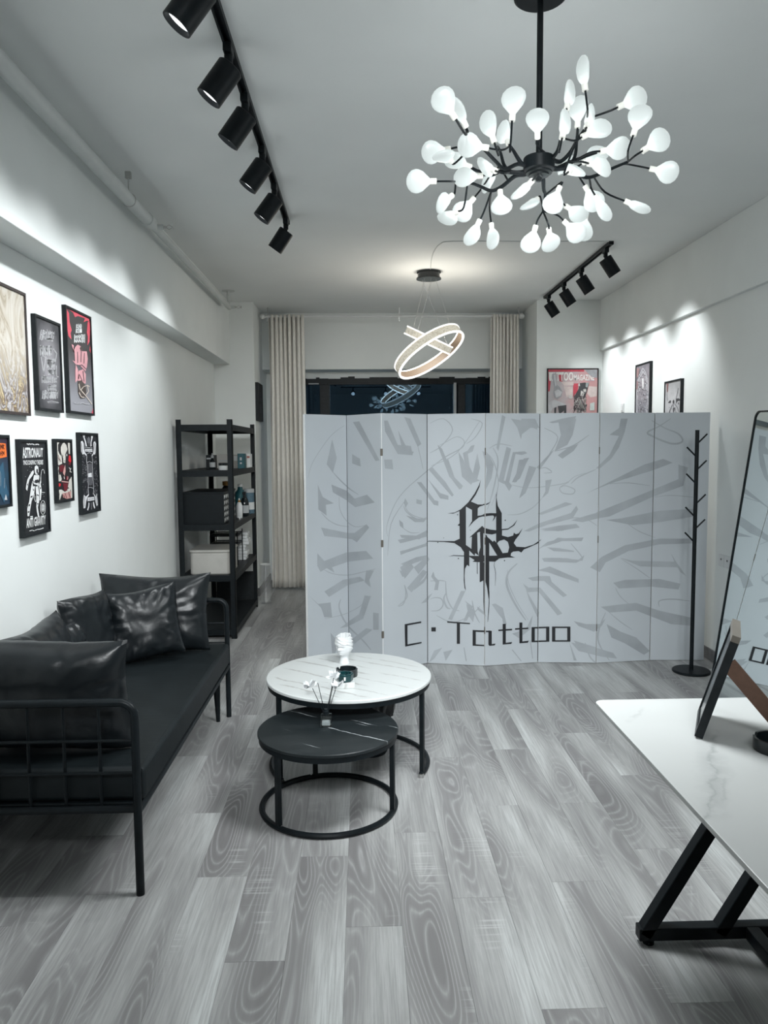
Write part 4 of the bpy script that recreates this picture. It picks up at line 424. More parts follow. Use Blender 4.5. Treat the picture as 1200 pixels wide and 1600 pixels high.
t = thing('track_rail', 'added black light track, unseen on the ceiling behind the camera', 'light track', (.6, -.6, ZC))  # unseen track, added to carry the lamps that brighten the screen
MB().box(-.5,1.7,-.617,-.583,ZC-.024,ZC).build('channel', M['black'], t)
for i, nm in enumerate(('left', 'middle', 'right')):  # added spotlights out of view, giving the folding screen frontal light
    x = -.2 + .8*i
    spot_head(x, -.6, 0, 'added black spotlight behind the camera, %s one of three lighting the screen' % nm, FRONT_W*(1.7, 1.0, .45)[i], 'added spotlights behind the camera', aim=(x*1.15, 5.2, .75), spread=50, soft=.30)

# ------------------------------------------------------------------ chandelier
ch = thing('firefly_chandelier', 'black branching chandelier with many frosted leaf-shaped glowing bulbs', 'chandelier', (HUB[0], HUB[1], ZC))
hx, hy, hz = HUB
MB().lathe([(0,ZC),(.085,ZC),(.088,ZC-.004),(.088,ZC-.022),(.080,ZC-.028),(0,ZC-.028)], (hx,hy,0), 32).build('canopy', M['black'], ch, smooth=True)
MB().tube([(hx,hy,ZC-.02),(hx,hy,hz+.02)], .0105, 12).build('rod', M['black'], ch, smooth=True)
MB().lathe([(0,.034),(.050,.034),(.053,.030),(.053,-.008),(.050,-.012),(.044,-.014),(.044,-.020),(.034,-.022),(.034,-.028),(.022,-.030),(.012,-.036),(.008,-.046),(0,-.048)], (hx,hy,hz), 32).build('hub', M['black'], ch, smooth=True)
def catmull(P, k=5):
    P = [Vector(p) for p in P]; out = []
    for i in range(len(P)-1):
        p0, p1, p2, p3 = P[max(i-1,0)], P[i], P[i+1], P[min(i+2,len(P)-1)]
        for j in range(k):
            t = j/k
            out.append(.5*((2*p1)+(p2-p0)*t+(2*p0-5*p1+4*p2-p3)*t*t+(3*p1-p0-3*p2+p3)*t**3))
    return out + [P[-1]]
for a in ARMS:
    pts = catmull([(hx+(a[0][0]-hx)*.7, hy+(a[0][1]-hy)*.7, hz+.005)] + list(a))
    MB().tube(pts, [.0085-.0042*i/(len(pts)-1) for i in range(len(pts))], 8).build('arm', M['black'], ch, smooth=True)
prof = [(0,.0),(.0085,.0),(.0085,.016),(.011,.020),(.020,.030),(.031,.042),(.037,.056),(.038,.066),(.034,.080),(.023,.091),(.010,.0965),(0,.0975)]
bm_ = MB(); nseg = 22
bm_.lathe([(r, z) for r, z in prof], n=nseg)
bm_.v = [(x, y*(1.0 if z < .018 else max(.30, 1-.7*(z-.018)/.028)), z) for x, y, z in bm_.v]
bulb_me = bm_.mesh('bulb', M['bulb'], smooth=True)
sock_me = MB().lathe([(0,-.004),(.0098,-.004),(.0098,.015),(.009,.016),(0,.016)], n=14).mesh('socket', M['socket'], smooth=True)
for nk, ax, nr, at in BULBS:
    nk, ax, nr, at = Vector(nk), Vector(ax).normalized(), Vector(nr), Vector(at)
    nr = (nr - ax*nr.dot(ax)).normalized(); xx = nr.cross(ax)
    m = Matrix((xx, nr, ax)).transposed().to_4x4(); m.translation = nk - ch.location
    b = bpy.data.objects.new('bulb', bulb_me); col.objects.link(b); b.parent = ch; b.matrix_local = m
    s = bpy.data.objects.new('socket', sock_me); col.objects.link(s); s.parent = b
    mid = nk - ax*max(.02, (at-nk).length*.35)
    MB().tube(catmull([at, mid, nk], 4), .0034, 6).build('twig', M['black'], ch, smooth=True)
L = bpy.data.lights.new('added_downlight', 'SPOT'); L.energy = ADDED_DOWN_W; L.color = LAMP; L.spot_size = math.radians(165); L.spot_blend = 1.0; L.shadow_soft_size = .30; L.cycles.use_multiple_importance_sampling = False  # extra downward lamp added below the hub to brighten the floor
lo = bpy.data.objects.new('added_downlight', L); col.objects.link(lo); lo.parent = ch; lo.location = (0, 0, hz-.42-ZC)
L = bpy.data.lights.new('chandelier_glow', 'POINT'); L.energy = OMNI_W; L.color = LAMP; L.shadow_soft_size = .36; L.cycles.use_multiple_importance_sampling = False
lo = bpy.data.objects.new('chandelier_glow', L); col.objects.link(lo); lo.parent = ch; lo.location = (0, 0, hz-.12-ZC)

# ------------------------------------------------------------------ ring pendant
pn = thing('ring_pendant', 'crossed crystal LED rings hanging from a round black ceiling plate', 'pendant lamp', (.594, 6.78, ZC))
MB().lathe([(0,ZC),(.105,ZC),(.105,ZC-.012),(.096,ZC-.016),(.096,ZC-.052),(.108,ZC-.056),(.108,ZC-.066),(0,ZC-.066)], (.594,6.78,0), 36).build('ceiling_plate', M['blackgloss'], pn, smooth=True)
def ring(c, r, ang, sn, h, label, a0=0, a1=2*PI):
    c = Vector(c); m = Vector((math.cos(ang),0,math.sin(ang))); p = Vector((-math.sin(ang),0,math.cos(ang)))
    q = Vector((0,1,0))*math.sqrt(1-sn*sn) + p*sn; nn = m.cross(q)
    if nn.z < 0: nn = -nn
    N = 64; full = abs(a1-a0-2*PI) < 1e-4
    A = [a0+(a1-a0)*i/N for i in range(N + (0 if full else 1))]
    def circ(rr, dz): return [c + (m*math.cos(t)+q*math.sin(t))*rr + nn*dz for t in A]
    def band(ra, rb, za, zb, mat, name, par):
        R = [circ(ra,za), circ(rb,za), circ(rb,zb), circ(ra,zb)]; k = len(A); vs = [v for g in R for v in g]; fs = []
        for g in range(4):
            for i in range(k if full else k-1): fs.append((g*k+i, g*k+(i+1)%k, ((g+1)%4)*k+(i+1)%k, ((g+1)%4)*k+i))
        if not full: fs += [(0,k,2*k,3*k),(k-1,2*k-1,3*k-1,4*k-1)]
        return MB().add(vs, fs).build(name, mat, par, smooth=True)
    b = band(r, r-.006, -h/2, h/2, M['crystal'], 'crystal_ring', pn)
    band(r-.007, r-.012, -h/2, h/2, M['ringinner'], 'inner_band', b)
    band(r+.004, r-.012, h/2, h/2+.012, M['led'], 'light_strip', b)
    band(r+.004, r-.012, -h/2-.012, -h/2, M['led'], 'light_strip', b)
    return [c + (m*math.cos(t)+q*math.sin(t))*r + nn*(h/2) for t in (.6, 2.4, 4.2)]
pa = ring((.592,6.72,2.385), .325, math.radians(31), -.27, .062, '')
pb = ring((.585,6.72,2.485), .215, math.radians(-25), .16, .052, '')
for i, pt in enumerate(pa+pb):
    MB().tube([(.594+.06*math.cos(i), 6.78+.06*math.sin(i), ZC-.06), tuple(pt)], .0012, 5).build('cable', M['steel'], pn)
L = bpy.data.lights.new('ring_light', 'POINT'); L.energy = RING_W; L.color = (1,.92,.80); L.shadow_soft_size = .2; L.cycles.use_multiple_importance_sampling = False
lo = bpy.data.objects.new('ring_light', L); col.objects.link(lo); lo.parent = pn; lo.location = (0,-.06,2.42-ZC)
cb = MB().tube(catmull([(.60,6.72,ZC-.003),(.62,7.2,ZC-.003)][::-1] and [(.60,6.70,ZC-.003),(.575,6.2,ZC-.003),(.60,5.88,ZC-.003),(.70,5.80,ZC-.003),(1.2,5.80,ZC-.003),(1.868,5.80,ZC-.003)], 6), .0035, 6).build('ceiling_cable', M['pipe'], None, smooth=True)
tag(cb, 'thin pale cable run across the ceiling from pendant to light track', 'cable')
# ------------------------------------------------------------------ sofa
sofa = thing('sofa', 'black leather daybed sofa with a tubular black metal frame', 'sofa', (-1.15, 3.5, 0))
X0, X1, Y0, Y1 = -1.49, -.790, 2.60, 4.40
def cushion_fn(x0,x1,y0,y1,z0,z1,r=.035):
    mb = MB(); mb.box(x0,x1,y0,y1,z0,z1); return mb
MB().box(X0+.02, X1+.018, Y0+.03, Y1-.03, .325, .445).build('seat_cushion', M['seat'], sofa, bevel=.018, seg=4, smooth=True)
MB().tube([(X1+.006,Y0+.035,.437),(X1+.006,Y1-.035,.437)], .004, 6).build('seat_piping', M['seat'], sofa, smooth=True)
MB().box(X0+.03, X1-.01, Y0+.02, Y1-.02, .285, .325).build('base_frame', M['black'], sofa, bevel=.004)
def arm(y, nm):
    R = .05
    top = [(X1,y,0),(X1,y,.69-R)] + arc((X1-R,y,.69-R), R, 0, PI/2, 6, 'xz')[1:] + arc((X0+R,y,.69-R), R, PI/2, PI, 6, 'xz') + [(X0,y,0)]
    a = MB().tube(top, .0145, 12).build('arm_frame', M['black'], sofa, smooth=True)
    for z, r in ((.555,.0055),(.44,.0055),(.312,.012)):
        MB().tube([(X0,y,z),(X1,y,z)], r, 8).build('rail', M['black'], a, smooth=True)
    for i in range(5):
        xx = X1 - .128 - i*.122
        MB().tube([(xx,y+.014,.312),(xx,y+.014,.69)], .006, 8).build('bar', M['black'], a, smooth=True)
arm(Y0, ''); arm(Y1, '')
bk = MB().tube([(X0,Y0,.67),(X0,Y1,.67)], .0125, 10).build('back_rail', M['black'], sofa, smooth=True)
for i in range(9):
    yy = Y0 + (i+1)*(Y1-Y0)/10
    MB().tube([(X0,yy,.30),(X0,yy,.67)], .006, 8).build('bar', M['black'], bk, smooth=True)
MB().tube([(X1,Y0,.30),(X1,Y1,.30)], .014, 10).build('front_rail', M['black'], sofa, smooth=True)
for (lx, ly) in ((-.84,4.30),(-1.42,4.30),(-1.42,2.72)):
    MB().tube([(lx,ly,.30),(lx+.002,ly+.02,.0)], [.024,.011], 10).build('leg', M['black'], sofa, smooth=True)
def pillow(w, h, t, origin, tilt, yaw, label, seed, roll=0, puff=1.0):
    """scatter cushion standing on its lower edge; tilt leans it back, yaw turns it, roll spins it in its own plane"""
    rnd = random.Random(seed); ph = [rnd.uniform(0,6.28) for _ in range(6)]
    def side(sg):
        def fn(a, b):
            u, v = a*2-1, b*2-1
            pin = .075
            x = w/2*u*(1 - pin*(1-v*v)**1.0*abs(u)**3) ; y = h/2*v*(1 - pin*(1-u*u)*abs(v)**3)
            if v < 0: y *= 1.0
            e = max(0,(1-u**4))*max(0,(1-v**4)); th = t/2*e**.55
            n1 = mnoise.noise(Vector((u*2.2+ph[0], v*2.2+ph[1], sg*3+seed)))
            n2 = abs(mnoise.noise(Vector((u*5+ph[2], v*5+ph[3], sg*5+seed))))
            edge = (max(abs(u),abs(v)))**3
            rip = math.sin((math.atan2(v,u))*17+ph[4]+2*n1)*edge*e**.7*.008
            th += e**.5*(n1*.012) - e**.5*edge*n2*.030 + rip
            return (x, y + .006*math.sin(3*u+ph[5]), sg*max(th, 0))
        return fn
    mb = MB().grid(side(1), 40, 36).grid(side(-1), 40, 36)
    R = Matrix.Rotation(yaw,4,'Z') @ Matrix.Rotation(PI/2 - tilt,4,'X') @ Matrix.Rotation(roll,4,'Z')
    vs = [R @ Vector(v) for v in mb.v]; zm = min(v.z for v in vs)
    mb.v = [(v.x+origin[0], v.y+origin[1], v.z-zm+origin[2]) for v in vs]
    o = mb.build('cushion', M['leather'], None, smooth=True)
    c = Vector(origin); me = o.data; me.transform(Matrix.Translation(-c)); o.location = c
    return tag(o, label, 'cushion', 'cushions on the sofa')
ST = .447
pillow(.64, .44, .20, (-1.165,2.775,ST), math.radians(-12), 0, 'large black leather cushion leaning on the near arm of the sofa', 1)
pillow(.56, .40, .17, (-1.345,3.16,ST), math.radians(9), math.radians(90), 'wrinkled black leather cushion against the wall just behind the near cushion', 2)
pillow(.24, .30, .11, (-1.375,3.555,ST), math.radians(9), math.radians(75), 'small black leather cushion in the middle of the sofa back', 3)
pillow(.36, .40, .13, (-1.365,3.80,ST), math.radians(10), math.radians(72), 'black leather cushion half hidden behind the square throw cushion', 4)
pillow(.38, .38, .13, (-1.155,4.02,ST), math.radians(14), math.radians(22), 'square black throw cushion tilted in front of the far cushion', 5, roll=math.radians(5))
pillow(.62, .43, .19, (-1.16,4.245,ST), math.radians(9), 0, 'large black leather cushion standing against the far arm of the sofa', 6)

# ------------------------------------------------------------------ coffee tables
wt = thing('coffee_table', 'larger round coffee table with white marble top and black frame', 'coffee table', (-.073, 3.70, 0))
MB().lathe([(0,.434),(.400,.434),(.403,.437),(.403,.447),(.400,.450),(0,.450)], (-.073,3.70,0), 72).build('table_top', M['wmarble'], wt, smooth=True)
MB().lathe([(.372,.410),(.396,.410),(.396,.434),(.372,.434),(.372,.410)], (-.073,3.70,0), 64).build('rim', M['black'], wt, smooth=True)
lg = [(.272,3.535),(-.388,3.500),(-.18,4.075)]
for x, y in lg:
    a = math.atan2(y-3.70, x+.073); m = Matrix.Translation((-.073+.383*math.cos(a), 3.70+.383*math.sin(a), .212)) @ Matrix.Rotation(a,4,'Z')
    MB().obox(m, .02, .022, .40).build('leg', M['black'], wt, bevel=.002)
a0 = math.atan2(3.535-3.70, .272+.073); a1 = math.atan2(3.50-3.70, -.388+.073)+2*PI
MB().tube(arc((-.073,3.70,.016), .385, a0-.06, a1+.06, 48, 'xy'), .012, 8).build('floor_ring', M['black'], wt, smooth=True)
for a in (a0-.05, a1+.05):
    MB().lathe([(0,0),(.014,0),(.014,.02),(0,.02)], (-.073+.385*math.cos(a), 3.70+.385*math.sin(a), 0), 12).build('foot', M['steel'], wt, smooth=True)
bt = thing('coffee_table', 'smaller round coffee table with black marble top in front', 'coffee table', (-.157, 3.245, 0))
MB().lathe([(0,.334),(.300,.334),(.303,.337),(.303,.347),(.300,.350),(0,.350)], (-.157,3.245,0), 72).build('table_top', M['bmarble'], bt, smooth=True)
MB().lathe([(.276,.312),(.298,.312),(.298,.334),(.276,.334),(.276,.312)], (-.157,3.245,0), 64).build('rim', M['black'], bt, smooth=True)
for x, y in ((-.364,3.025),(.130,3.155),(-.237,3.535)):
    a = math.atan2(y-3.245, x+.157); m = Matrix.Translation((-.157+.287*math.cos(a), 3.245+.287*math.sin(a), .163)) @ Matrix.Rotation(a,4,'Z')
    MB().obox(m, .02, .022, .302).build('leg', M['black'], bt, bevel=.002)
    MB().lathe([(0,.024),(.004,.024),(.003,.027),(0,.028)], (-.157+.287*math.cos(a+.07), 3.245+.287*math.sin(a+.07), 0), 8).build('screw', M['steel'], bt)
MB().tube(arc((-.157,3.245,.013), .290, 0, 2*PI, 72, 'xy')[:-1], .0125, 8, closed=True).build('floor_ring', M['black'], bt, smooth=True)

bn = thing('waste_bin', 'small black waste bin with a crumpled liner under the white table', 'waste bin', (.03, 3.84, 0))
MB().lathe([(0,0),(.082,0),(.088,.01),(.118,.27),(.112,.27),(.083,.015),(0,.015)], (.03,3.84,0), 28).build('bin_body', M['black'], bn, smooth=True)
def liner(u, v):
    a = u*2*PI; r = .118 + .014*v + .010*math.sin(9*a+v*4)*v + .006*math.sin(17*a)
    z = .20 + v*.105 + .010*math.sin(7*a)*v
    return (.03+r*math.cos(a), 3.84+r*math.sin(a), z)
MB().grid(liner, 60, 8, wrapu=True).build('liner', M['leather'], bn, smooth=True)

# things on the tables
bu = thing('head_planter', 'small white classical head planter with an open top on the white table', 'planter', (-.10, 3.90, .45))
def head(u, v):
    a = u*2*PI; z = v*.142                                # face looks left towards the camera
    fa = math.cos(a - math.radians(235)); sd = math.cos(a - math.radians(60))
    r = .026 + .0*v
    t = v
    neck = .021 + .004*math.exp(-((t-.0)/.08)**2)
    skull = .037*math.sqrt(max(.05, 1-((t-.68)/.50)**2))
    w = 1/(1+math.exp(-(t-.27)/.035)); r = neck*(1-w) + skull*w
    if t > .9: r = max(r, .028)
    if fa > 0:
        f4 = fa**10
        r += .006*f4*math.exp(-((t-.36)/.05)**2)          # chin
        r += .003*f4*math.exp(-((t-.45)/.02)**2)          # lips
        r += .011*fa**40*math.exp(-((t-.55)/.05)**2)      # nose
        r += .005*fa**6*math.exp(-((t-.70)/.04)**2)       # brow
        for sg in (-1,1): r -= .005*max(0,math.cos(a-math.radians(235+sg*24)))**40*math.exp(-((t-.63)/.04)**2)
    hair = max(0, -fa*.8+.45)*max(0, min(1,(t-.42)/.1))
    if t > .74: hair = max(hair, .55)
    r += hair*(.004+.0065*abs(math.sin(5*a+11*t*3))*abs(math.sin(26*t+2*a)))
    z += (fa*-.0 + .010*max(0,sd)*max(0,t-.6)*2.5)
    off = .010*max(0,t-.2)
    r *= 1.1
    return (-.10 + r*math.cos(a) - off*.6, 3.90 + r*math.sin(a)*1.05 - off*.6, .45+z)
hm = MB().grid(head, 56, 52, wrapu=True)
n0 = len(hm.v); top = hm.v[-56:]
ins = []
cx = sum(v[0] for v in top)/56; cy = sum(v[1] for v in top)/56
for k, (sc, dz) in enumerate(((.86,-.001),(.80,-.05),(.0,-.065))):
    ins += [(cx+(v[0]-cx)*sc, cy+(v[1]-cy)*sc, v[2]+dz) for v in top]
hm.v += ins
for k in range(3):
    for i in range(56):
        a_ = n0-56+k*56 if k == 0 else n0+(k-1)*56
        hm.f.append((a_+i, a_+(i+1)%56, n0+k*56+(i+1)%56, n0+k*56+i))
hm.build('head', M['plaster'], bu, smooth=True)
MB().lathe([(0,.45),(.024,.45),(.025,.456),(.022,.462),(0,.462)], (-.10,3.90,0), 24).build('base', M['plaster'], bu, smooth=True)

def ashtray(x, y, z, r, h, label, grp):
    t = thing('ashtray', label, 'ashtray', (x,y,z), 0, grp); n = 60
    def fn(u, v):
        a = u*2*PI
        P = [(0,0),(r*.97,0),(r,.004),(r,h),(r*.88,h),(r*.86,.010),(0,.008)]
        rr, zz = P[int(round(v*6))]
        if zz >= h-.001 and any(abs((a-b+PI) % (2*PI)-PI) < .13 for b in (.3, .3+2*PI/3, .3+4*PI/3)): zz = h-.012
        return (x+rr*math.cos(a), y+rr*math.sin(a), z+zz)
    MB().grid(fn, n, 7, wrapu=True).build('dish', M['blackgloss'], t, smooth=True)
ashtray(-.083, 3.675, .45, .053, .036, 'round black glass ashtray with notched rim on the white table', 'ashtrays')
lt = thing('table_lighter', 'dark teal glass lighter on a white marbled block before the ashtray', 'lighter', (-.088, 3.50, .45))
m = Matrix.Rotation(.08,4,'Z'); m.translation = (-.088,3.50,.464)
MB().obox(m, .088, .07, .028).build('marble_block', M['wmarble'], lt, bevel=.004)
MB().lathe([(0,.478),(.034,.478),(.038,.484),(.041,.512),(.039,.516),(.030,.516),(.028,.505),(0,.503)], (-.088,3.50,0), 8).build('glass_body', M['tealglass'], lt, bevel=.002)
MB().box(-.092,-.084,3.4575,3.463,.490,.506).build('badge', M['white'], lt, bevel=.001)

df = thing('reed_diffuser', 'clear glass reed diffuser with dark sticks and white flowers on black table', 'diffuser', (-.166, 3.268, .35))
x, y = -.166, 3.268
MB().box(x-.024,x+.024,y-.022,y+.022,.3502,.400).build('bottle', M['clear'], df, bevel=.004)
MB().box(x-.018,x+.018,y-.016,y+.016,.356,.372).build('liquid', M['ltgrey'], df, bevel=.002)
MB().lathe([(0,.402),(.013,.402),(.013,.418),(.010,.420),(.010,.426),(0,.426)], (x,y,0), 18).build('cap', M['black'], df, smooth=True)
tips = [(-.058,.01,.515),(-.034,-.004,.543),(.030,.02,.520),(.042,-.004,.512)]
for i, tpt in enumerate(tips):
    MB().tube([(x+tpt[0]*.12,y,.40),(x+tpt[0],y+tpt[1],tpt[2])], .0016, 6).build('reed', M['black'], df)
def flower(c, r, seed):
    rnd = random.Random(seed); mb = MB()
    for k in range(14):
        a = 2*PI*k/14 + rnd.uniform(-.2,.2); el = rnd.uniform(.0,1.1); d = Vector((math.cos(a)*math.cos(el), math.sin(a)*math.cos(el), math.sin(el)*.8))
        s = d.orthogonal().normalized(); b = Vector(c); L = r*rnd.uniform(.75,1.15)
        mb.add([b, b+d*L*.6+s*r*.22, b+d*L+Vector((0,0,.004)), b+d*L*.6-s*r*.22], [(0,1,2,3)])
    return mb
MB().add(*(lambda q:(q.v,q.f))(flower((x-.070,y+.012,.520), .042, 1))).build('flower', M['plaster'], df)
MB().add(*(lambda q:(q.v,q.f))(flower((x+.052,y-.004,.523), .040, 2))).build('flower', M['plaster'], df)
MB().add(*(lambda q:(q.v,q.f))(flower((x+.036,y+.04,.555), .038, 3))).build('flower', M['plaster'], df)
MB().tube([(x+.004,y,.42),(x+.034,y+.038,.552)], .0016, 6).build('reed', M['black'], df)

# ------------------------------------------------------------------ desk
dk = thing('desk', 'white marble slab desk on slanted black square-tube legs', 'desk', (1.19, 1.62, 0))
def rrect(x0,x1,y0,y1,r,n=6):
    P = []
    for cx,cy,a in ((x1-r,y1-r,0),(x0+r,y1-r,PI/2),(x0+r,y0+r,PI),(x1-r,y0+r,1.5*PI)):
        P += [(cx+r*math.cos(a+PI/2*i/n), cy+r*math.sin(a+PI/2*i/n)) for i in range(n+1)]
    return P
MB().prism(rrect(.728,1.66,.88,2.362,.03), .739, .752).build('table_top', M['desk'], dk, bevel=.0015)
MB().prism(rrect(.740,1.648,.892,2.35,.03), .733, .739).build('underlay', M['bronze'], dk)
for y in (2.27, 1.0):
    f = MB().bar((.850,y,.036),(1.535,y,.036),.04,.04,(0,1,0)).build('base_bar', M['black'], dk, bevel=.003)
    for xa, xb in ((.868,1.285),(1.105,1.522),(1.515,1.10)):
        yo = 0 if xa < 1.4 else .045
        MB().bar((xa,y+yo,.03),(xb,y+yo,.732),.04,.04,(0,1,0)).build('slanted_leg', M['black'], dk, bevel=.003)
    for xx in (.885, 1.50):
        MB().lathe([(0,0),(.018,0),(.018,.010),(.012,.017),(0,.017)], (xx,y,0), 14).build('foot', M['black'], f, smooth=True)
MB().bar((1.205,2.25,.036),(1.205,1.02,.036),.04,.04).build('stretcher', M['black'], dk, bevel=.003)
# picture frame seen from its edge
pf = thing('desk_photo_frame', 'dark photo frame leaning on its brown easel on the white desk', 'photo frame', (.907, 2.03, .752))
wd = Vector((math.sin(math.radians(26)), math.cos(math.radians(26)), 0)); bk_ = Vector((wd.y, -wd.x, 0)); up = (bk_*.29 + Vector((0,0,.957))).normalized(); nrm = wd.cross(up)
R3 = Matrix((wd, nrm, up)).transposed().to_4x4()
def pfbox(a0,a1,b0,b1,c0,c1):   # along width, normal, up
    m = R3.copy(); m.translation = wd*((a0+a1)/2) + nrm*((b0+b1)/2) + up*((c0+c1)/2)
    return m, a1-a0, b1-b0, c1-c0
sgn = 1 if nrm.dot(bk_) > 0 else -1
fb = MB()
for q in ((0,.018,0,.022,0,.285),(.202,.22,0,.022,0,.285),(.018,.202,0,.022,0,.018)):
    fb.obox(*pfbox(q[0],q[1],min(sgn*q[2],sgn*q[3]),max(sgn*q[2],sgn*q[3]),q[4],q[5]))
zoff = -min(v[2] for v in fb.v); fb.v = [(a,b,c+zoff) for a,b,c in fb.v]
fb.build('frame', M['frameblk'], pf, local=True)
tb = MB().obox(*pfbox(.0,.22,min(0,sgn*.022),max(0,sgn*.022),.285,.303)); tb.v = [(a,b,c+zoff) for a,b,c in tb.v]; tb.build('top_rail', M['bronze'], pf, local=True)
gb = MB().obox(*pfbox(.018,.202,min(sgn*.006,sgn*.016),max(sgn*.006,sgn*.016),.018,.285)); gb.v = [(a,b,c+zoff) for a,b,c in gb.v]; gb.build('backing', M['brown'], pf, local=True)
fg = MB().obox(*pfbox(.018,.202,min(sgn*.003,sgn*.006),max(sgn*.003,sgn*.006),.018,.285)); fg.v = [(a,b,c+zoff) for a,b,c in fg.v]; fg.build('picture_glass', M['blackgloss'], pf, local=True)
e0 = wd*.075 + bk_*.022 + up*.20; e1 = wd*.06 + bk_*.25; e0 = e0 + Vector((0,0,zoff)); e1 = Vector((e1.x, e1.y, .004))
MB().bar(e0, e1, .010, .042, tuple(bk_)).build('easel', M['brown'], pf, local=True)
ashtray(1.083, 1.935, .752, .056, .034, 'round black glass ashtray with notched rim on the white desk', 'ashtrays')

# ------------------------------------------------------------------ coat rack
cr = thing('coat_rack', 'slim black coat rack with short slanted pegs before the folding screen', 'coat rack', (2.262, 5.14, 0))
MB().lathe([(0,0),(.120,0),(.125,.004),(.125,.014),(.120,.018),(0,.018)], (2.262,5.14,0), 40).build('base', M['black'], cr, smooth=True)
MB().tube([(2.262,5.14,.015),(2.262,5.14,1.664)], .0135, 14).build('pole', M['black'], cr, smooth=True)
for sg, zz in ((1,1.578),(1,1.40),(1,1.17),(1,1.0),(-1,1.49),(-1,1.31),(-1,1.083),(-1,.91)):
    MB().tube([(2.262+sg*.008,5.14,zz),(2.262+sg*.064,5.14-.01*sg,zz+.06)], .0055, 8).build('peg', M['black'], cr, smooth=True)

# ------------------------------------------------------------------ leaning mirror
B0 = Vector((2.172,4.66,.004)); T0 = Vector((2.398,4.625,1.765)); mup = (T0-B0); MH = mup.length; mup.normalize()
ang = math.radians(MIRROR_A); mw = Vector((math.sin(ang), -math.cos(ang), 0)); mw = (mw - mup*mw.dot(mup)).normalized(); mn = mup.cross(mw)
if mn.x > 0: mn = -mn
mr = thing('leaning_mirror', 'tall mirror with thin black rounded frame leaning by the right wall', 'mirror', tuple(B0))
MWD = .75
def mp(a, b, c=0): return mw*a + mup*b + mn*c
pl = rrect(0, MWD, 0, MH, .045, 8); n = len(pl)
MB().add([mp(a,b,.004) for a,b in pl]+[mp(a,b,-.004) for a,b in pl], [tuple(range(n)), tuple(range(2*n-1,n-1,-1))]+[(i,(i+1)%n,n+(i+1)%n,n+i) for i in range(n)]).build('glass', M['mirror'], mr, local=True)
pin = rrect(.009, MWD-.009, .009, MH-.009, .038, 8); rings = [[mp(a,b,.010) for a,b in pl],[mp(a,b,.010) for a,b in pin],[mp(a,b,-.012) for a,b in pin],[mp(a,b,-.012) for a,b in pl]]
vs = [v for g in rings for v in g]; fs = [(g*n+i, g*n+(i+1)%n, ((g+1)%4)*n+(i+1)%n, ((g+1)%4)*n+i) for g in range(4) for i in range(n)]
MB().add(vs, fs).build('frame', M['black'], mr, local=True)
e = Vector((2.47, 4.62-MWD*.5, .004)) - B0
MB().tube([mp(MWD*.5,1.25,-.012), e], .010, 8).build('rear_prop', M['black'], mr, local=True, smooth=True)

# ------------------------------------------------------------------ wall switches
sw = thing('light_switch', 'white wall switch on the right wall beside the posters', 'switch', (XR, 7.42, 1.93))
MB().box(XR-.008,XR,7.38,7.466,1.89,1.976).build('plate', M['white'], sw, bevel=.003)
MB().box(XR-.012,XR-.008,7.395,7.45,1.905,1.961).build('rocker', M['white'], sw, bevel=.002)
so = thing('wall_socket', 'white double socket plate low on the right wall near the mirror', 'socket', (XR, 5.25, .75))
for ya in (5.335, 5.245):
    p = MB().box(XR-.008,XR,ya-.086,ya,.71,.796).build('plate', M['white'], so, bevel=.003)
    MB().box(XR-.0095,XR-.008,ya-.05,ya-.045,.755,.768).box(XR-.0095,XR-.008,ya-.04,ya-.035,.755,.768).build('slots', M['black'], p)

# ------------------------------------------------------------------ folding screen
fsn = thing('folding_screen', 'eight-panel grey folding screen printed with black emblem and C Tattoo lettering', 'folding screen', (1.04, 5.45, 0))
def polys(s): return [[tuple(float(c)/2000 for c in p.split(',')) for p in q.split()] for q in s.split(';') if q]
SH = 1.795
for i in range(8):
    a, b = Vector((*SEAMS[i],0)), Vector((*SEAMS[i+1],0)); d = (b-a); w = d.length; d.normalize(); nr = Vector((d.y,-d.x,0))
    th = .022; base = a - fsn.location
    def pt(s, z, o): return base + d*s + nr*o + Vector((0,0,z))
    g = .0028
    def slab(s0,s1,z0,z1,o0,o1):
        return MB().add([pt(s,z,o) for o in (o0,o1) for s,z in ((s0,z0),(s1,z0),(s1,z1),(s0,z1))], [(0,1,2,3),(7,6,5,4),(0,4,5,1),(1,5,6,2),(2,6,7,3),(3,7,4,0)])
    pnl = slab(g, w-g, .003, SH, -th, 0).build('panel', M['paneledge'], fsn, local=True)
    slab(g+.0004, w-g-.0004, .0035, SH-.0004, -.004, .0006).build('printed_cloth', M['panel'], pnl, local=True)
    for D, mat, off in ((PRINT_GREY, M['pgrey'], .0012), (PRINT_BLACK, M['pblack'], .0034)):
        for si_, stroke in enumerate(D[i].split('|')):
            if not stroke: continue
            mb = MB(); nm = 'printed_letter' if stroke[0] == 'L' else ('calligraphy_stroke' if mat is M['pgrey'] else 'emblem_stroke')
            for q in polys(stroke[1:]): mb.add([pt(s,z,off+.00004*si_) for s,z in q], [tuple(range(len(q)))])
            o = bpy.data.objects.new(nm, mb.mesh(nm, mat, tri=True)); col.objects.link(o); o.parent = pnl
for si in range(1, 8):
    p = Vector((*SEAMS[si],0)) - fsn.location
    MB().box(p.x-.006,p.x+.006,p.y+.010,p.y+.013,.01,SH-.004).build('seam_strip', M['black'], fsn, local=True)
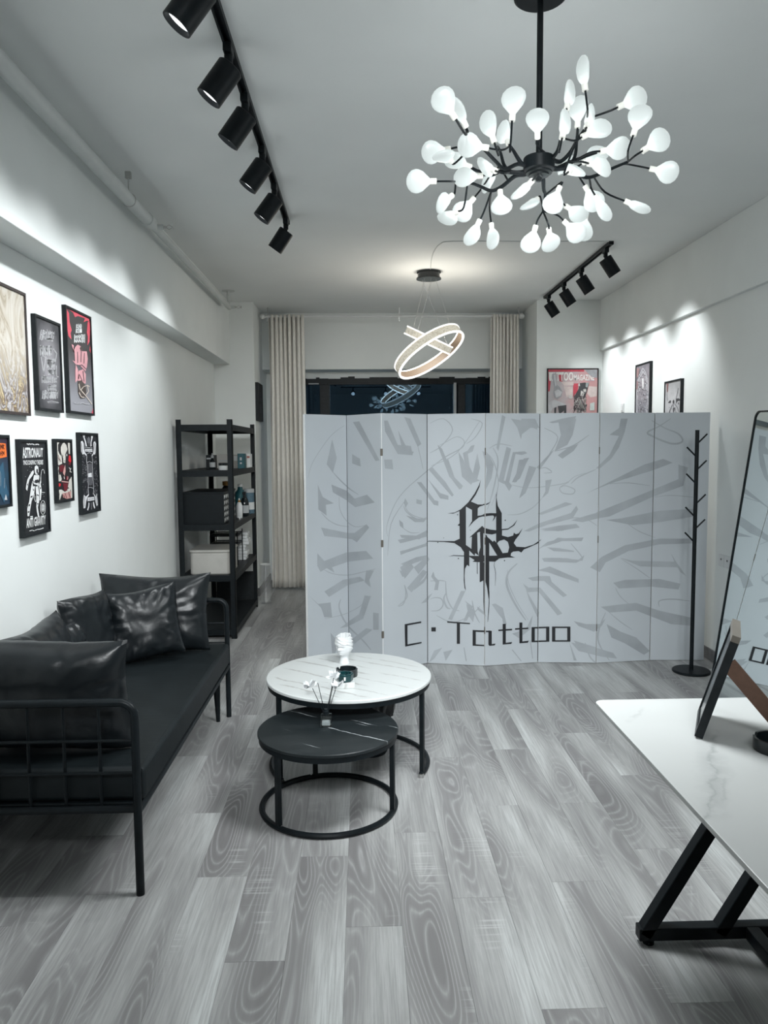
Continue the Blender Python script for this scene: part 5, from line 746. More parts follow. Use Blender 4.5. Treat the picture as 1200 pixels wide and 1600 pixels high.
for si in (2, 4, 6):
    p = Vector((*SEAMS[si],0)) - fsn.location
    for hz_ in (1.53, .90, .26):
        MB().tube([p+Vector((0,.002,hz_-.025)), p+Vector((0,.002,hz_+.025))], .0045, 10).add([p+Vector((sx*.009,.003 if sx else -.001,hz_+sz*.024)) for sz in (-1,1) for sx in (-1,0,1)], [(0,1,4,3),(1,2,5,4)]).build('hinge', M['bronze'], fsn, local=True)
# ------------------------------------------------------------------ steel shelf and what stands on it
sh = thing('storage_shelf', 'black metal storage shelf with five tiers by the left wall', 'shelf', (-1.27, 6.9, 0))
SX0, SX1, SY0, SY1, SZ = -1.495, -1.045, 6.26, 7.57, 1.80
for x, sx in ((SX0,1),(SX1,-1)):
    for y, sy in ((SY0,1),(SY1,-1)):
        MB().box(min(x,x+sx*.042),max(x,x+sx*.042),min(y,y+sy*.004),max(y,y+sy*.004),0,SZ).box(min(x,x+sx*.004),max(x,x+sx*.004),min(y,y+sy*.042),max(y,y+sy*.042),0,SZ).build('post', M['black'], sh)
TZ = (1.755, 1.385, .945, .525, .075)
for z in TZ:
    b = MB().box(SX0+.005,SX1-.005,SY0+.005,SY1-.005,z-.008,z).build('shelf_board', M['frameblk'], sh)
    for xx in (SX0+.004, SX1-.012):
        MB().box(xx,xx+.008,SY0+.01,SY1-.01,z-.046,z+.004).box(xx-.002,xx+.010,SY0+.01,SY1-.01,z-.046,z-.036).build('beam', M['black'], b)
    for yy in (SY0+.004, SY1-.012):
        MB().box(SX0+.01,SX1-.01,yy,yy+.008,z-.046,z+.004).box(SX0+.01,SX1-.01,yy-.002,yy+.010,z-.046,z-.036).build('beam', M['black'], b)
MB().box(SX0+.05,SX1-.03,7.535,7.545,.08,.36).build('back_panel', M['frameblk'], sh)
def carton(name, x0,x1,y0,y1,z0,h, mat, label, cat, bands=()):
    t = thing(name, label, cat, ((x0+x1)/2,(y0+y1)/2,z0))
    MB().box(x0,x1,y0,y1,z0,z0+h).build('carton', mat, t, bevel=.003)
    MB().box(x0-.0006,x0+(x1-x0)*.5,y0-.0006,y1,z0+h*.985,z0+h+.0006).build('flap', mat, t)
    for (a,b,c,d,mm) in bands:
        MB().box(x0+(x1-x0)*a,x0+(x1-x0)*b,y0-.0012,y0,z0+h*c,z0+h*d).build('printed_label', mm, t)
    return t
z = TZ[1]
carton('card_box', -1.385,-1.320,6.88,7.05,z,.125, M['frameblk'], 'slim black carton on the second tier of the shelf', 'box', ((.1,.9,.7,.8,M['ltgrey']),))
carton('card_box', -1.345,-1.085,7.16,7.30,z,.125, M['cream'], 'long cream carton at the back of the second tier', 'box', ((.62,.98,.55,.9,M['white']),(.1,.5,.5,.6,M['ltgrey'])))
carton('card_box', -1.125,-1.065,7.00,7.12,z,.135, M['teal'], 'teal carton on the second tier of the shelf', 'box', ((.35,.65,.55,.75,M['ltgrey']),(.35,.65,.3,.42,M['ltgrey'])))
carton('card_box', -1.12,-1.055,7.32,7.44,z,.130, M['white'], 'small white carton right of the teal carton', 'box', ((.5,.9,.7,.85,ink((.35,.12,.1))),))
t = thing('dropper_bottle', 'black bottle with pale label on the second tier of the shelf', 'bottle', (-1.305,6.76,z))
MB().lathe([(0,0),(.023,0),(.025,.004),(.025,.075),(.012,.092),(.010,.10)], (-1.305,6.76,z), 20).build('body', M['blackgloss'], t, smooth=True)
MB().lathe([(0,.10),(.012,.10),(.012,.118),(.006,.122),(.005,.14),(0,.141)], (-1.305,6.76,z), 16).build('cap', M['ltgrey'], t, smooth=True)
MB().lathe([(.0254,.02),(.0258,.02),(.0258,.062),(.0254,.062),(.0254,.02)], (-1.305,6.76,z), 20).build('label', M['ltgrey'], t, smooth=True)
t = thing('cream_jar', 'short white jar with black lid on the second tier of the shelf', 'jar', (-1.175,6.55,z))
MB().lathe([(0,0),(.036,0),(.038,.004),(.038,.034),(.034,.038),(0,.038)], (-1.175,6.55,z), 24).build('body', M['white'], t, smooth=True)
MB().lathe([(0,.038),(.039,.038),(.039,.058),(.036,.060),(0,.060)], (-1.175,6.55,z), 24).build('lid', M['blackgloss'], t, smooth=True)
z = TZ[2]
t = thing('patterned_box', 'large black box with white arrow pattern on its side, on the middle tier', 'box', (-1.30,6.62,z))
MB().box(-1.468,-1.135,6.32,6.90,z,z+.262).build('carton', M['black'], t, bevel=.003)
MB().box(-1.470,-1.133,6.318,6.902,z+.252,z+.266).build('lid', M['black'], t, bevel=.002)
for r in range(5):
    for c in range(6):
        y0 = 6.33+c*.092; z0 = z+.012+r*.048
        MB().add([(-1.1345,y0,z0),(-1.1345,y0+.07,z0+.018),(-1.1345,y0+.07,z0+.040),(-1.1345,y0+.030,z0+.030),(-1.1345,y0,z0+.040)], [(0,1,2,3,4)]).build('arrow_print', M['white'], t)
t = thing('green_bottle', 'rounded teal bottle behind the black box on the middle tier', 'bottle', (-1.155,7.30,z))
MB().lathe([(0,0),(.050,0),(.055,.01),(.055,.16),(.045,.21),(.025,.235),(.022,.26),(0,.262)], (-1.155,7.30,z), 22).build('body', M['teal'], t, smooth=True)
MB().lathe([(0,.262),(.024,.262),(.024,.285),(0,.288)], (-1.155,7.30,z), 18).build('cap', M['white'], t, smooth=True)
t = thing('orange_bottle', 'small amber topped bottle at the back of the middle tier', 'bottle', (-1.30,7.36,z))
MB().lathe([(0,0),(.036,0),(.038,.01),(.038,.24),(.02,.27),(0,.272)], (-1.30,7.36,z), 20).build('body', M['frameblk'], t, smooth=True)
MB().lathe([(0,.272),(.030,.272),(.032,.31),(0,.315)], (-1.30,7.36,z), 18).build('cap', M['orange'], t, smooth=True)
t = thing('white_bottle', 'white squeeze bottle beside the arrow box on the middle tier', 'bottle', (-1.115,6.98,z))
MB().lathe([(0,0),(.026,0),(.029,.006),(.029,.10),(.018,.13),(.008,.14),(.006,.17),(0,.172)], (-1.115,6.98,z), 20).build('body', M['white'], t, smooth=True)
MB().lathe([(.009,.138),(.012,.138),(.012,.152),(.007,.155)], (-1.115,6.98,z), 14).build('collar', M['orange'], t, smooth=True)
t = thing('spray_bottle', 'black spray bottle with trigger on the middle tier of the shelf', 'spray bottle', (-1.085,7.10,z))
MB().lathe([(0,0),(.036,0),(.039,.006),(.039,.12),(.030,.155),(.014,.18),(.013,.20),(0,.201)], (-1.085,7.10,z), 22).build('body', M['blackgloss'], t, smooth=True)
MB().box(-1.098,-1.072,7.05,7.13,z+.20,z+.225).box(-1.092,-1.078,7.045,7.055,z+.165,z+.21).build('trigger', M['black'], t, bevel=.004)
MB().lathe([(.0394,.03),(.0398,.03),(.0398,.10),(.0394,.10),(.0394,.03)], (-1.085,7.10,z), 22).build('label', M['ltgrey'], t, smooth=True)
t = thing('wipes_tub', 'blue and white tub at the right end of the middle tier', 'tub', (-1.085,7.38,z))
MB().lathe([(0,0),(.048,0),(.05,.005),(.05,.20),(0,.202)], (-1.085,7.38,z), 24).build('body', ink((.09,.16,.21)), t, smooth=True)
MB().lathe([(0,.202),(.052,.202),(.052,.232),(.047,.238),(0,.238)], (-1.085,7.38,z), 24).build('lid', M['ltgrey'], t, smooth=True)
MB().lathe([(.0503,.04),(.0508,.04),(.0508,.11),(.0503,.11),(.0503,.04)], (-1.085,7.38,z), 24).build('label', M['white'], t, smooth=True)
t = thing('small_tin', 'flat silver tin near the front of the middle tier', 'tin', (-1.085,6.80,z))
MB().lathe([(0,0),(.024,0),(.024,.012),(0,.012)], (-1.085,6.80,z), 22).build('body', M['steel'], t, smooth=True)
MB().lathe([(0,.012),(.025,.012),(.025,.019),(.023,.020),(0,.020)], (-1.085,6.80,z), 22).build('lid', M['white'], t, smooth=True)
z = TZ[3]
t = thing('storage_bin', 'cream plastic storage box with lid on the fourth tier', 'storage box', (-1.265,6.52,z))
MB().prism(rrect(-1.43,-1.10,6.33,6.74,.035), z, z+.185).build('tub', M['cream'], t, bevel=.012, smooth=True, seg=3)
MB().prism(rrect(-1.436,-1.094,6.324,6.746,.035), z+.185, z+.205).build('lid', M['cream'], t, bevel=.005, smooth=True)
t = thing('wire_tray', 'black wire letter tray on the lid behind the cream storage box', 'tray', (-1.27,7.0,z))
for i, zz in enumerate((.19,.27)):
    MB().tube([(-1.36,6.86,z+zz),(-1.36,7.14,z+zz),(-1.12,7.14,z+zz),(-1.12,6.86,z+zz)], .005, 6, closed=True).box(-1.36,-1.12,6.86,7.14,z+zz-.014,z+zz-.008).build('tray', M['black'], t)
for x, y in ((-1.36,6.86),(-1.36,7.14),(-1.12,7.14),(-1.12,6.86)):
    MB().tube([(x,y,z),(x,y,z+.30)], .005, 6).build('upright', M['black'], t)
rnd = random.Random(3)
for i in range(9):
    dx, dy = rnd.uniform(-.018,.02), rnd.uniform(-.012,.012); zz = z+i*.029
    o = MB().box(-1.175+dx,-1.085+dx,7.18+dy,7.32+dy,zz,zz+.027).build('paper_pack', M['white'], None, bevel=.004)
    pos = ('lowest','second lowest','third from the bottom','fourth from the bottom','middle','fourth from the top','third from the top','second from the top','topmost')[i]
    c = Vector((-1.13+dx,7.25+dy,zz)); o.data.transform(Matrix.Translation(-c)); o.location = c
    tag(o, 'white paper pack, %s of the stack on the fourth tier' % pos, 'paper pack', 'stack of paper packs')
# clear acrylic bin on the floor by the curtain
t = thing('acrylic_bin', 'clear acrylic cylinder bin on the floor between shelf and curtain', 'bin', (-.985,7.73,0))
MB().lathe([(.052,.0),(.055,.0),(.055,.40),(.052,.40),(.052,.004)], (-.985,7.73,0), 28).build('wall', M['acrylic'], t, smooth=True)
MB().lathe([(0,0),(.052,0),(.052,.006),(0,.006)], (-.985,7.73,0), 28).build('bottom', M['acrylic'], t, smooth=True)
MB().lathe([(.051,.398),(.056,.398),(.056,.403),(.051,.403),(.051,.398)], (-.985,7.73,0), 28).build('rim', M['white'], t, smooth=True)

# ------------------------------------------------------------------ framed posters
def poster(label, w, h, loc, rz, bgmat, fw=.012, depth=.022, fmat=None, cat='poster', grp='framed posters'):
    t = thing('framed_poster', label, cat, loc, rz, grp); d = depth
    o4 = [(-w/2,0),(w/2,0),(w/2,h),(-w/2,h)]; i4 = [(-w/2+fw,fw),(w/2-fw,fw),(w/2-fw,h-fw),(-w/2+fw,h-fw)]
    vs = [(x,-d,z) for x,z in o4]+[(x,-d,z) for x,z in i4]+[(x,0,z) for x,z in o4]+[(x,-d+.012,z) for x,z in i4]
    fs = []
    for i in range(4):
        j = (i+1) % 4; fs += [(i,j,4+j,4+i),(i,8+i,8+j,j),(4+i,4+j,12+j,12+i)]
    fs += [(8,9,10,11)]
    MB().add(vs, fs).build('frame', fmat or M['frameblk'], t, local=True)
    cv = MB().box(-w/2+fw*.5,w/2-fw*.5,-d+.006,-.002,fw*.5,h-fw*.5).build('canvas', bgmat, t, local=True)
    cv['w'] = w; cv['h'] = h; cv['fw'] = fw; cv['y'] = -d+.0055; cv['k'] = 0
    return t, cv
class Art:
    """flat print on a poster: polygons are given on the sheet through its four corners"""
    def __init__(s, cv, corners):
        s.cv = cv; s.c = [Vector(c) for c in corners]; s.w, s.h, s.fw, s.y = cv['w'], cv['h'], cv['fw'], cv['y']; s.k = 0
    def uv(s, p):
        tl, tr, bl, br = s.c; u = v = .5; p = Vector(p)
        for _ in range(6):
            q = (tl*(1-u)+tr*u)*(1-v) + (bl*(1-u)+br*u)*v
            du = (tr-tl)*(1-v)+(br-bl)*v; dv = (bl*(1-u)+br*u)-(tl*(1-u)+tr*u); e = p-q
            det = du.x*dv.y-du.y*dv.x
            u += (e.x*dv.y-e.y*dv.x)/det; v += (du.x*e.y-du.y*e.x)/det
        return min(1,max(0,u)), min(1,max(0,v))
    def loc(s, p, kk):
        u, v = s.uv(p); iw = s.w-2*s.fw; ih = s.h-2*s.fw
        return (-iw/2+u*iw, s.y-.0004*kk, s.fw+(1-v)*ih)
    def add(s, c, ps, name='print', joined=False):
        s.k += 1; mb = MB(); first = None
        for p in ps:
            if isinstance(p, str): p = [tuple(float(a) for a in q.split(',')) for q in p.split()]
            mb.add([s.loc(q, s.k) for q in p], [tuple(range(len(p)))])
            if not joined:
                o = bpy.data.objects.new(name, mb.mesh(name, ink(c), tri=True)); col.objects.link(o); o.parent = s.cv; mb = MB()
        if joined: o = bpy.data.objects.new(name, mb.mesh(name, ink(c), tri=True)); col.objects.link(o); o.parent = s.cv
        return o
    def strokes(s, c, ls, wd, name='line_print'):
        qs = []
        for p in ls:
            if isinstance(p, str): p = [tuple(float(a) for a in q.split(',')) for q in p.split()]
            for a, b in zip(p, p[1:]):
                a, b = Vector(a), Vector(b); t = b-a
                if t.length < 1e-6: continue
                t.normalize(); n = Vector((-t.y,t.x))*wd/2; a = a-t*wd*.3; b = b+t*wd*.3
                qs.append([a+n,b+n,b-n,a-n])
        return s.add(c, qs, name, True)
    def text(s, c, txt, box, bold=.02, shear=0, top=None):
        cu = bpy.data.curves.new('txt','FONT'); cu.body = txt; cu.offset = bold; cu.shear = shear; cu.resolution_u = 2
        ob = bpy.data.objects.new('txt', cu); col.objects.link(ob)
        dg = bpy.context.evaluated_depsgraph_get(); me = bpy.data.meshes.new_from_object(ob.evaluated_get(dg))
        xs = [v.co.x for v in me.vertices]; ys = [v.co.y for v in me.vertices]; x0, x1, y0, y1 = min(xs), max(xs), min(ys), max(ys)
        s.k += 1; (ax,ay),(bx,by),(cx,cy),(dx,dy) = box                  # tl tr bl br on the sheet
        mb = MB(); vs = []
        for v in me.vertices:
            u = (v.co.x-x0)/(x1-x0); q = 1-(v.co.y-y0)/(y1-y0)
            vs.append(s.loc(((ax*(1-u)+bx*u)*(1-q)+(cx*(1-u)+dx*u)*q, (ay*(1-u)+by*u)*(1-q)+(cy*(1-u)+dy*u)*q), s.k))
        mb.add(vs, [tuple(p.vertices) for p in me.polygons])
        o = bpy.data.objects.new('lettering', mb.mesh('lettering', ink(c))); col.objects.link(o); o.parent = s.cv
        bpy.data.objects.remove(ob); bpy.data.curves.remove(cu); bpy.data.meshes.remove(me); return o
def glyphs(box, n, rnd, slant=0):
    x0,y0,x1,y1 = box; out = []; lw = (x1-x0)/n
    for i in range(n):
        a = x0+i*lw; H = y1-y0
        def P(u,v): return (a+lw*.82*u+slant*(1-v)*H, y0+v*H)
        kind = rnd.randrange(5)
        out.append([P(.1,rnd.uniform(-.05,.15)),P(.12,1)])
        if kind == 0: out += [[P(.1,.05),P(.9,.15),P(.85,.95),P(.1,1)]]
        elif kind == 1: out += [[P(.9,0),P(.85,1.08)],[P(.1,.55),P(.9,.45)]]
        elif kind == 2: out += [[P(.1,.1),P(.6,.6),P(.95,.05)],[P(.95,.05),P(.9,.9)]]
        elif kind == 3: out += [[P(.1,.1),P(.95,.2),P(.2,.55),P(.95,.95)]]
        else: out += [[P(.5,.1),P(.5,.95)],[P(.9,.05),P(.9,.95)],[P(.1,.08),P(.9,.08)]]
    return out
LW = math.radians(90); WX = XL
def lp(label, ya, yb, za, zb, bg, **k): return poster(label, yb-ya, zb-za, (WX, (ya+yb)/2, za), LW, bg, **k)
def gradmat(name, stops, axis=2, lo=0, hi=.5, nz=.15, scale=8):
    k = NT(name); tc = k.n('ShaderNodeTexCoord'); sx = k.n('ShaderNodeSeparateXYZ'); k.l(tc.outputs['Object'], sx.inputs[0])
    f = k.math('MULTIPLY', k.math('SUBTRACT', sx.outputs[axis], lo), 1/(hi-lo)); f = k.math('ADD', f, k.math('MULTIPLY', k.math('SUBTRACT', k.noise(k.mapping((1,1,1)), scale, 4), .5), nz))
    k.l(k.ramp(f, stops), k.p.inputs['Base Color']); k.p.inputs['Roughness'].default_value = .45; return k.m
# 1: poured paint in beige, grey and gold
k = NT('poured_paint'); v = k.mapping((1,3.2,1.3)); sx = k.n('ShaderNodeSeparateXYZ'); tc = k.n('ShaderNodeTexCoord'); k.l(tc.outputs['Object'], sx.inputs[0])
f = k.noise(k.mapping((4.5,1,2.2), rot=(0,.35,0)), 1.0, 5, .55, 1.6); rg = k.math('PINGPONG', k.math('MULTIPLY', f, 9.0), .5)
light = k.ramp(rg, [(.0, (.34,.29,.22)), (.10, (.50,.45,.38)), (.5, (.60,.57,.52))]); dark = k.ramp(rg, [(.0, (.70,.60,.38)), (.10, (.22,.15,.08)), (.30, (.16,.14,.15)), (.5, (.62,.60,.60))])
hgt = k.ramp(k.math('ADD', k.math('MULTIPLY', sx.outputs[2], 2.2), k.math('MULTIPLY', k.noise(k.mapping((3,1,3)), 2.0, 3), .5)), [(.45, 0.), (.85, 1.)])
k.l(k.mix(hgt, dark, light), k.p.inputs['Base Color']); k.p.inputs['Roughness'].default_value = .3
lp('large framed abstract of poured beige, grey and gold paint at picture edge', 3.07, 3.578, 1.713, 2.262, k.m, fmat=pm('frame_brown', (.045,.035,.034), .4))
# 2: grey lettering
k = NT('grey_vignette'); tc = k.n('ShaderNodeTexCoord'); mp_ = k.n('ShaderNodeMapping'); mp_.inputs['Location'].default_value = (0,0,-.70); mp_.inputs['Scale'].default_value = (4.6,0,3.1); k.l(tc.outputs['Object'], mp_.inputs[0])
ln = k.n('ShaderNodeVectorMath', operation='LENGTH'); k.l(mp_.outputs[0], ln.inputs[0]); k.l(k.ramp(k.math('ADD', ln.outputs['Value'], k.math('MULTIPLY', k.noise(k.mapping((1,1,1)), 14, 4), .25)), [(.30, (.27,.26,.28)), (.85, (.040,.041,.047))]), k.p.inputs['Base Color'])
t, cv = lp('grey poster of white ornamental hand lettering in a deep black frame', 3.67, 3.972, 1.745, 2.190, k.m)
A = Art(cv, ((150,110),(510,240),(210,1490),(580,1530))); rnd = random.Random(4)
G = []
for bx, n, sl in (((215,310,430,450),5,.15),((325,430,420,470),3,0),((225,545,405,690),5,0),((330,745,450,880),4,.0),((350,905,470,985),4,0),((250,1000,345,1110),3,0),((350,1020,490,1100),4,0),((345,1140,480,1215),4,0),((255,1225,505,1350),6,.1)):
    G += glyphs(bx, n, rnd, sl)
G += [[(240,720),(275,960),(310,720),(260,700)],[(430,590),(480,660),(460,780),(430,800)],[(475,850),(480,1010),(510,1015)]]
A.strokes((.66,.66,.68), G, 13); A.strokes((.06,.06,.065), G, 4)
A.strokes((.55,.55,.57), [[(330,1400),(400,1385),(520,1410)]]+[[(x,1395),(x+10,1420)] for x in range(340,510,22)], 5)
# 3: red and black brush lettering
t, cv = lp('tall black poster with red edges and pink brush lettering', 4.05, 4.424, 1.75, 2.300, gradmat('red_poster_ground', [(.1,(.30,.30,.33)),(.42,(.13,.125,.14)),(.62,(.045,.043,.045))], 2, 0, .55))
A = Art(cv, ((105,80),(440,250),(190,1490),(505,1555))); RED = (.62,.085,.12); PK = (.60,.30,.33); rnd = random.Random(9)
A.add(RED, ['110,85 150,160 160,280 190,390 175,430 190,520 150,470 125,330','110,85 430,250 435,290 400,270 350,290 370,240 270,200 230,215 200,150 150,110','410,290 440,280 450,400 440,560 410,610 415,490 400,430','448,610 462,720 440,680','478,1550 505,1480 510,1560'])
A.strokes((.72,.74,.74), glyphs((248,310,325,365),3,rnd)+glyphs((245,370,330,430),3,rnd)+glyphs((225,455,375,560),5,rnd), 9)
A.add(PK, ['190,580 220,600 215,680 240,620 270,590 320,620 340,660 300,680 400,690 415,790 405,900 385,960 300,870 250,860 205,800 240,820 230,700 200,620','250,860 280,930 300,1050 250,1110 245,950','290,950 350,930 390,1000 390,1130 340,1130 280,1080'])
A.strokes((.05,.04,.045), ['270,690 275,840','320,690 318,830','365,710 360,850','300,880 330,870 390,930','300,1000 340,1090','350,960 365,1100'], 10)
A.add((.07,.055,.05), ['280,1090 330,1080 390,1160 400,1250 380,1330 320,1330 290,1250','295,640 320,610 345,655 310,672'])
A.strokes((.72,.64,.56), ['325,1210 360,1170 410,1155 440,1175','295,1130 310,1200 400,1310 480,1420','300,1250 330,1310 370,1320','410,1160 430,1240 400,1280'], 9)
A.strokes((.50,.50,.53), ['240,1380 265,1400 300,1395','310,1405 350,1390 380,1410 440,1420'], 7)
# 4: dark blue with orange block
t, cv = lp('dark blue poster with orange block at its top, cut by the picture edge', 3.13, 3.352, 1.316, 1.622, gradmat('blue_poster_ground', [(.0,(.012,.03,.06)),(.5,(.02,.06,.10)),(.8,(.035,.02,.04))], 2, 0, .3, .5))
A = Art(cv, ((0,0),(100,0),(0,140),(100,140))); rnd = random.Random(12)
A.add((.80,.17,.03), ['30,10 92,12 94,40 60,43 28,40']); A.strokes((.05,.01,.01), glyphs((38,14,86,24),5,rnd)+glyphs((45,28,84,37),4,rnd), 2)
A.add((.03,.10,.17), ['60,60 75,50 80,90 95,120 70,135 50,110'])
A.add((.50,.52,.55), ['72,130 80,118 86,131','30,70 40,60 45,95 38,100'])
A.strokes((.35,.40,.45), ['50,55 60,75 58,100','78,85 74,105','20,90 30,120'], 1.5)
# 5: astronaut
t, cv = lp('black poster reading ASTRONAUT and ANTI GRAVITY with a white spaceman', 3.449, 3.747, 1.165, 1.606, pm('black_sheet', (.012,.014,.017), .5, var=.2))
A = Art(cv, ((265,165),(650,165),(330,1490),(710,1400))); W_ = (.74,.75,.75)
A.text(W_, 'ASTRONAUT', ((298,240),(612,243),(306,398),(610,372)), .03)
A.text(W_, 'SPACE CONSPIRACY THEORIES', ((310,425),(612,412),(316,488),(612,478)), .025)
A.text(W_, 'ANTI GRAVITY', ((354,1250),(652,1195),(362,1388),(652,1330)), .03)
A.strokes(W_, ['362,190 385,200 400,188','410,196 440,190 470,200','490,198 520,192 540,198'], 14)
A.strokes(W_, ['405,1425 440,1415 470,1425','485,1418 520,1405 560,1402 612,1385'], 12)
A.add(W_, ['475,510 500,490 530,510 535,580 520,625 490,620 472,570','465,630 540,630 565,690 550,740 530,790 450,790 440,740 455,680','455,560 465,600 440,640 400,690 385,740 375,800 365,855 345,830 350,770 365,700 395,640 430,580','545,640 570,690 570,770 585,840 575,930 570,985 550,990 555,900 545,800 535,740','440,720 480,780 470,880 455,940 430,1000 410,1110 395,1215 370,1215 365,1110 395,1000 410,880 425,780','490,780 530,790 545,900 545,1010 525,1090 535,1150 548,1230 530,1235 510,1160 500,1080 510,960 495,880','410,1215 450,1212 445,1230 412,1230'])
A.add((.02,.022,.026), ['502,540 522,545 527,600 510,615 499,580','450,700 470,720 460,740','480,700 530,690 545,730 500,745 470,735','470,760 520,770 515,790 465,785','400,700 430,680 420,700','445,820 465,840 455,860','415,930 445,920 440,945 410,955','510,900 535,910 535,930 512,920','515,1030 535,1030 530,1050 512,1045','385,1050 408,1040 402,1070 384,1075','360,760 375,750 372,790','555,800 572,805 572,830 558,825','372,1150 398,1140 396,1160 374,1170'])
A.strokes(W_, ['570,740 568,640 580,565 600,545 618,560 625,605','470,900 465,960 485,1010 500,1000 492,930','560,872 630,876'], 7)
el = lambda cx,cy,rx,ry,n=20: [(cx+rx*math.cos(2*PI*i/n), cy+ry*math.sin(2*PI*i/n)) for i in range(n)]
A.strokes(W_, [el(600,1090,40,100)+[(640,1090)], el(600,1090,24,62)+[(624,1090)]], 8); A.strokes(W_, glyphs((585,1050,616,1130),2,rnd), 7)
A.strokes((.5,.5,.5), [[(x,y),(x+5,y+4)] for x,y in ((360,560),(390,510),(330,650),(420,520),(610,930),(590,900),(350,1080),(600,760),(400,580),(545,500))], 6)
# 6: dog and gloves
t, cv = lp('small black poster with white dog and red boxing gloves', 3.852, 4.066, 1.293, 1.613, pm('black_sheet_2', (.016,.014,.016), .5, var=.2))
A = Art(cv, ((170,130),(515,112),(225,1410),(550,1345))); CR = (.62,.60,.55)
A.add(CR, ['280,250 320,170 360,140 410,190 440,280 400,360 390,480 385,580 340,580 335,480 300,420 280,340','180,140 250,150 215,200 220,330 250,400 300,440 310,600 230,640 200,620 195,420 185,250','450,140 500,140 500,380 470,380 455,250','215,850 270,840 300,930 280,980 230,990','530,870 540,1100 540,1330 500,1330 505,1150 440,1100 470,950','230,1170 290,1160 370,1210 450,1130 500,1130 480,1220 380,1280 300,1260 260,1380 230,1390 250,1270','215,650 235,690 225,760 240,840 220,840 205,700'])
A.add((.62,.02,.03), ['470,410 510,420 525,540 500,570 455,530','215,1020 280,1040 260,1100 220,1095','250,660 300,630 300,700 270,730'])
A.add((.14,.012,.02), ['240,660 330,620 360,680 310,780 250,780','320,1020 440,1020 420,1180 350,1190','455,560 510,575 500,630 460,620','390,860 450,880 440,960 390,950'])
A.add((.55,.30,.28), ['340,720 375,620 385,760 360,870 320,800','290,972 460,985 460,1008 290,998','310,1240 420,1220 510,1180 505,1340 400,1360 320,1330','430,860 445,880 435,940 415,940'])
A.add((.03,.025,.03), ['380,390 420,350 440,420 400,480','308,400 330,430 320,470','350,530 370,525 365,560','400,400 412,395 412,430'])
A.add((.7,.7,.68), ['400,395 418,385 420,425 405,435'])
A.strokes((.70,.68,.64), ['465,680 490,720 480,765 520,775','505,690 495,720','340,880 350,930','250,850 260,900'], 14)
A.strokes((.14,.012,.02), ['360,1240 400,1340','440,1200 480,1330','330,1280 350,1340','200,480 280,560','210,420 250,520'], 9)
# 7: jar machine
t, cv = lp('black poster with white line drawing of a glass jar and four arms', 4.176, 4.467, 1.208, 1.652, pm('black_sheet_3', (.011,.013,.018), .5, var=.2))
A = Art(cv, ((150,95),(492,95),(208,1520),(562,1408))); rnd = random.Random(2)
sq = []
for i in range(110):
    side = rnd.random() < .5; y = rnd.uniform(470,1160); x = (rnd.uniform(185,285) if side else rnd.uniform(425,510)) + (y-470)*.04
    sq.append([(x,y),(x+rnd.uniform(-18,18),y+rnd.uniform(-18,18)),(x+rnd.uniform(-20,20),y+rnd.uniform(-12,28))])
A.strokes((.27,.27,.29), sq, 5)
A.add((.74,.74,.76), ['165,225 200,205 225,240 230,350 260,420 290,450 285,480 240,440 205,455 180,400 160,290','425,215 455,200 478,240 470,400 455,440 430,430 395,480 385,460 415,420 430,330 420,260','205,105 255,105 245,140 270,210 295,300 265,300 250,220 225,150','370,105 415,105 400,160 380,230 385,290 360,300 365,220 380,150','255,350 400,340 405,395 255,395','315,790 390,770 395,850 320,860','305,1230 445,1205 450,1265 305,1300','330,1160 290,1200 270,1220 250,1200 230,1190 215,1330 225,1440 260,1430 280,1300 300,1230 335,1185','425,1140 470,1180 480,1210 500,1130 520,1250 525,1340 500,1370 475,1300 460,1210','325,1320 345,1330 340,1400 315,1470 295,1460 320,1390','415,1310 435,1290 450,1350 465,1400 450,1420 425,1370'])
A.strokes((.60,.60,.63), ['290,480 280,560 300,640 310,900 320,1000 315,1080 330,1170','395,480 405,560 400,640 415,900 430,1000 430,1100 420,1160','300,590 340,570 395,590','255,320 400,322','320,1050 370,1040 425,1050','300,430 340,410 380,430'], 8)
A.strokes((.30,.30,.33), ['320,620 325,780','345,610 348,770','370,610 375,760','330,870 335,1000','355,870 360,1000','385,860 390,990','320,130 330,290','300,150 305,240','345,150 345,240','380,1320 385,1440','240,250 245,400'], 9)
A.strokes((.04,.04,.05), ['270,372 300,370','320,368 350,366','365,364 390,362','330,1265 360,1255','380,1250 430,1238','180,250 200,420','440,240 450,400','240,1220 240,1400','500,1180 505,1330'], 6)
# 8: magazine cover on the back wall
t, cv = poster('red and grey tattoo magazine cover framed on the back wall', .540, .76, (2.210, YB-.02, 1.617), 0, gradmat('magazine_ground', [(.1,(.46,.44,.46)),(.5,(.50,.36,.37)),(.85,(.56,.30,.30))], 0, -.25, .25, 1.3, 9), depth=.02, fw=.010)
A = Art(cv, ((95,85),(1108,85),(95,1500),(1108,1500)))
A.add((.52,.06,.09), ['95,88 830,88 830,132 95,132','100,150 160,150 150,330 130,520 100,520','300,150 400,200 390,330 330,320','610,365 720,365 700,520 640,590 612,640'])
A.add((.62,.52,.50), ['360,330 620,330 620,400 430,410','930,420 1100,430 1100,620 960,640 900,560','420,420 600,430 600,600 480,640'])
A.add((.70,.70,.69), ['110,140 200,140 200,170 170,175 170,300 120,310 110,250','205,200 250,160 260,310 210,310','265,140 400,140 395,190 300,190'])
A.text((.74,.73,.70), 'TATTOO', ((105,140),(612,135),(105,318),(612,312)), .03); A.text((.72,.70,.68), 'MAGAZINE', ((622,190),(1040,190),(622,310),(1040,305)), .025)
A.add((.33,.33,.35), ['190,170 250,165 270,380 330,430 390,520 370,620 290,680 220,640 200,540 215,430 180,250','840,90 1100,90 1100,260 1000,240 900,160'])
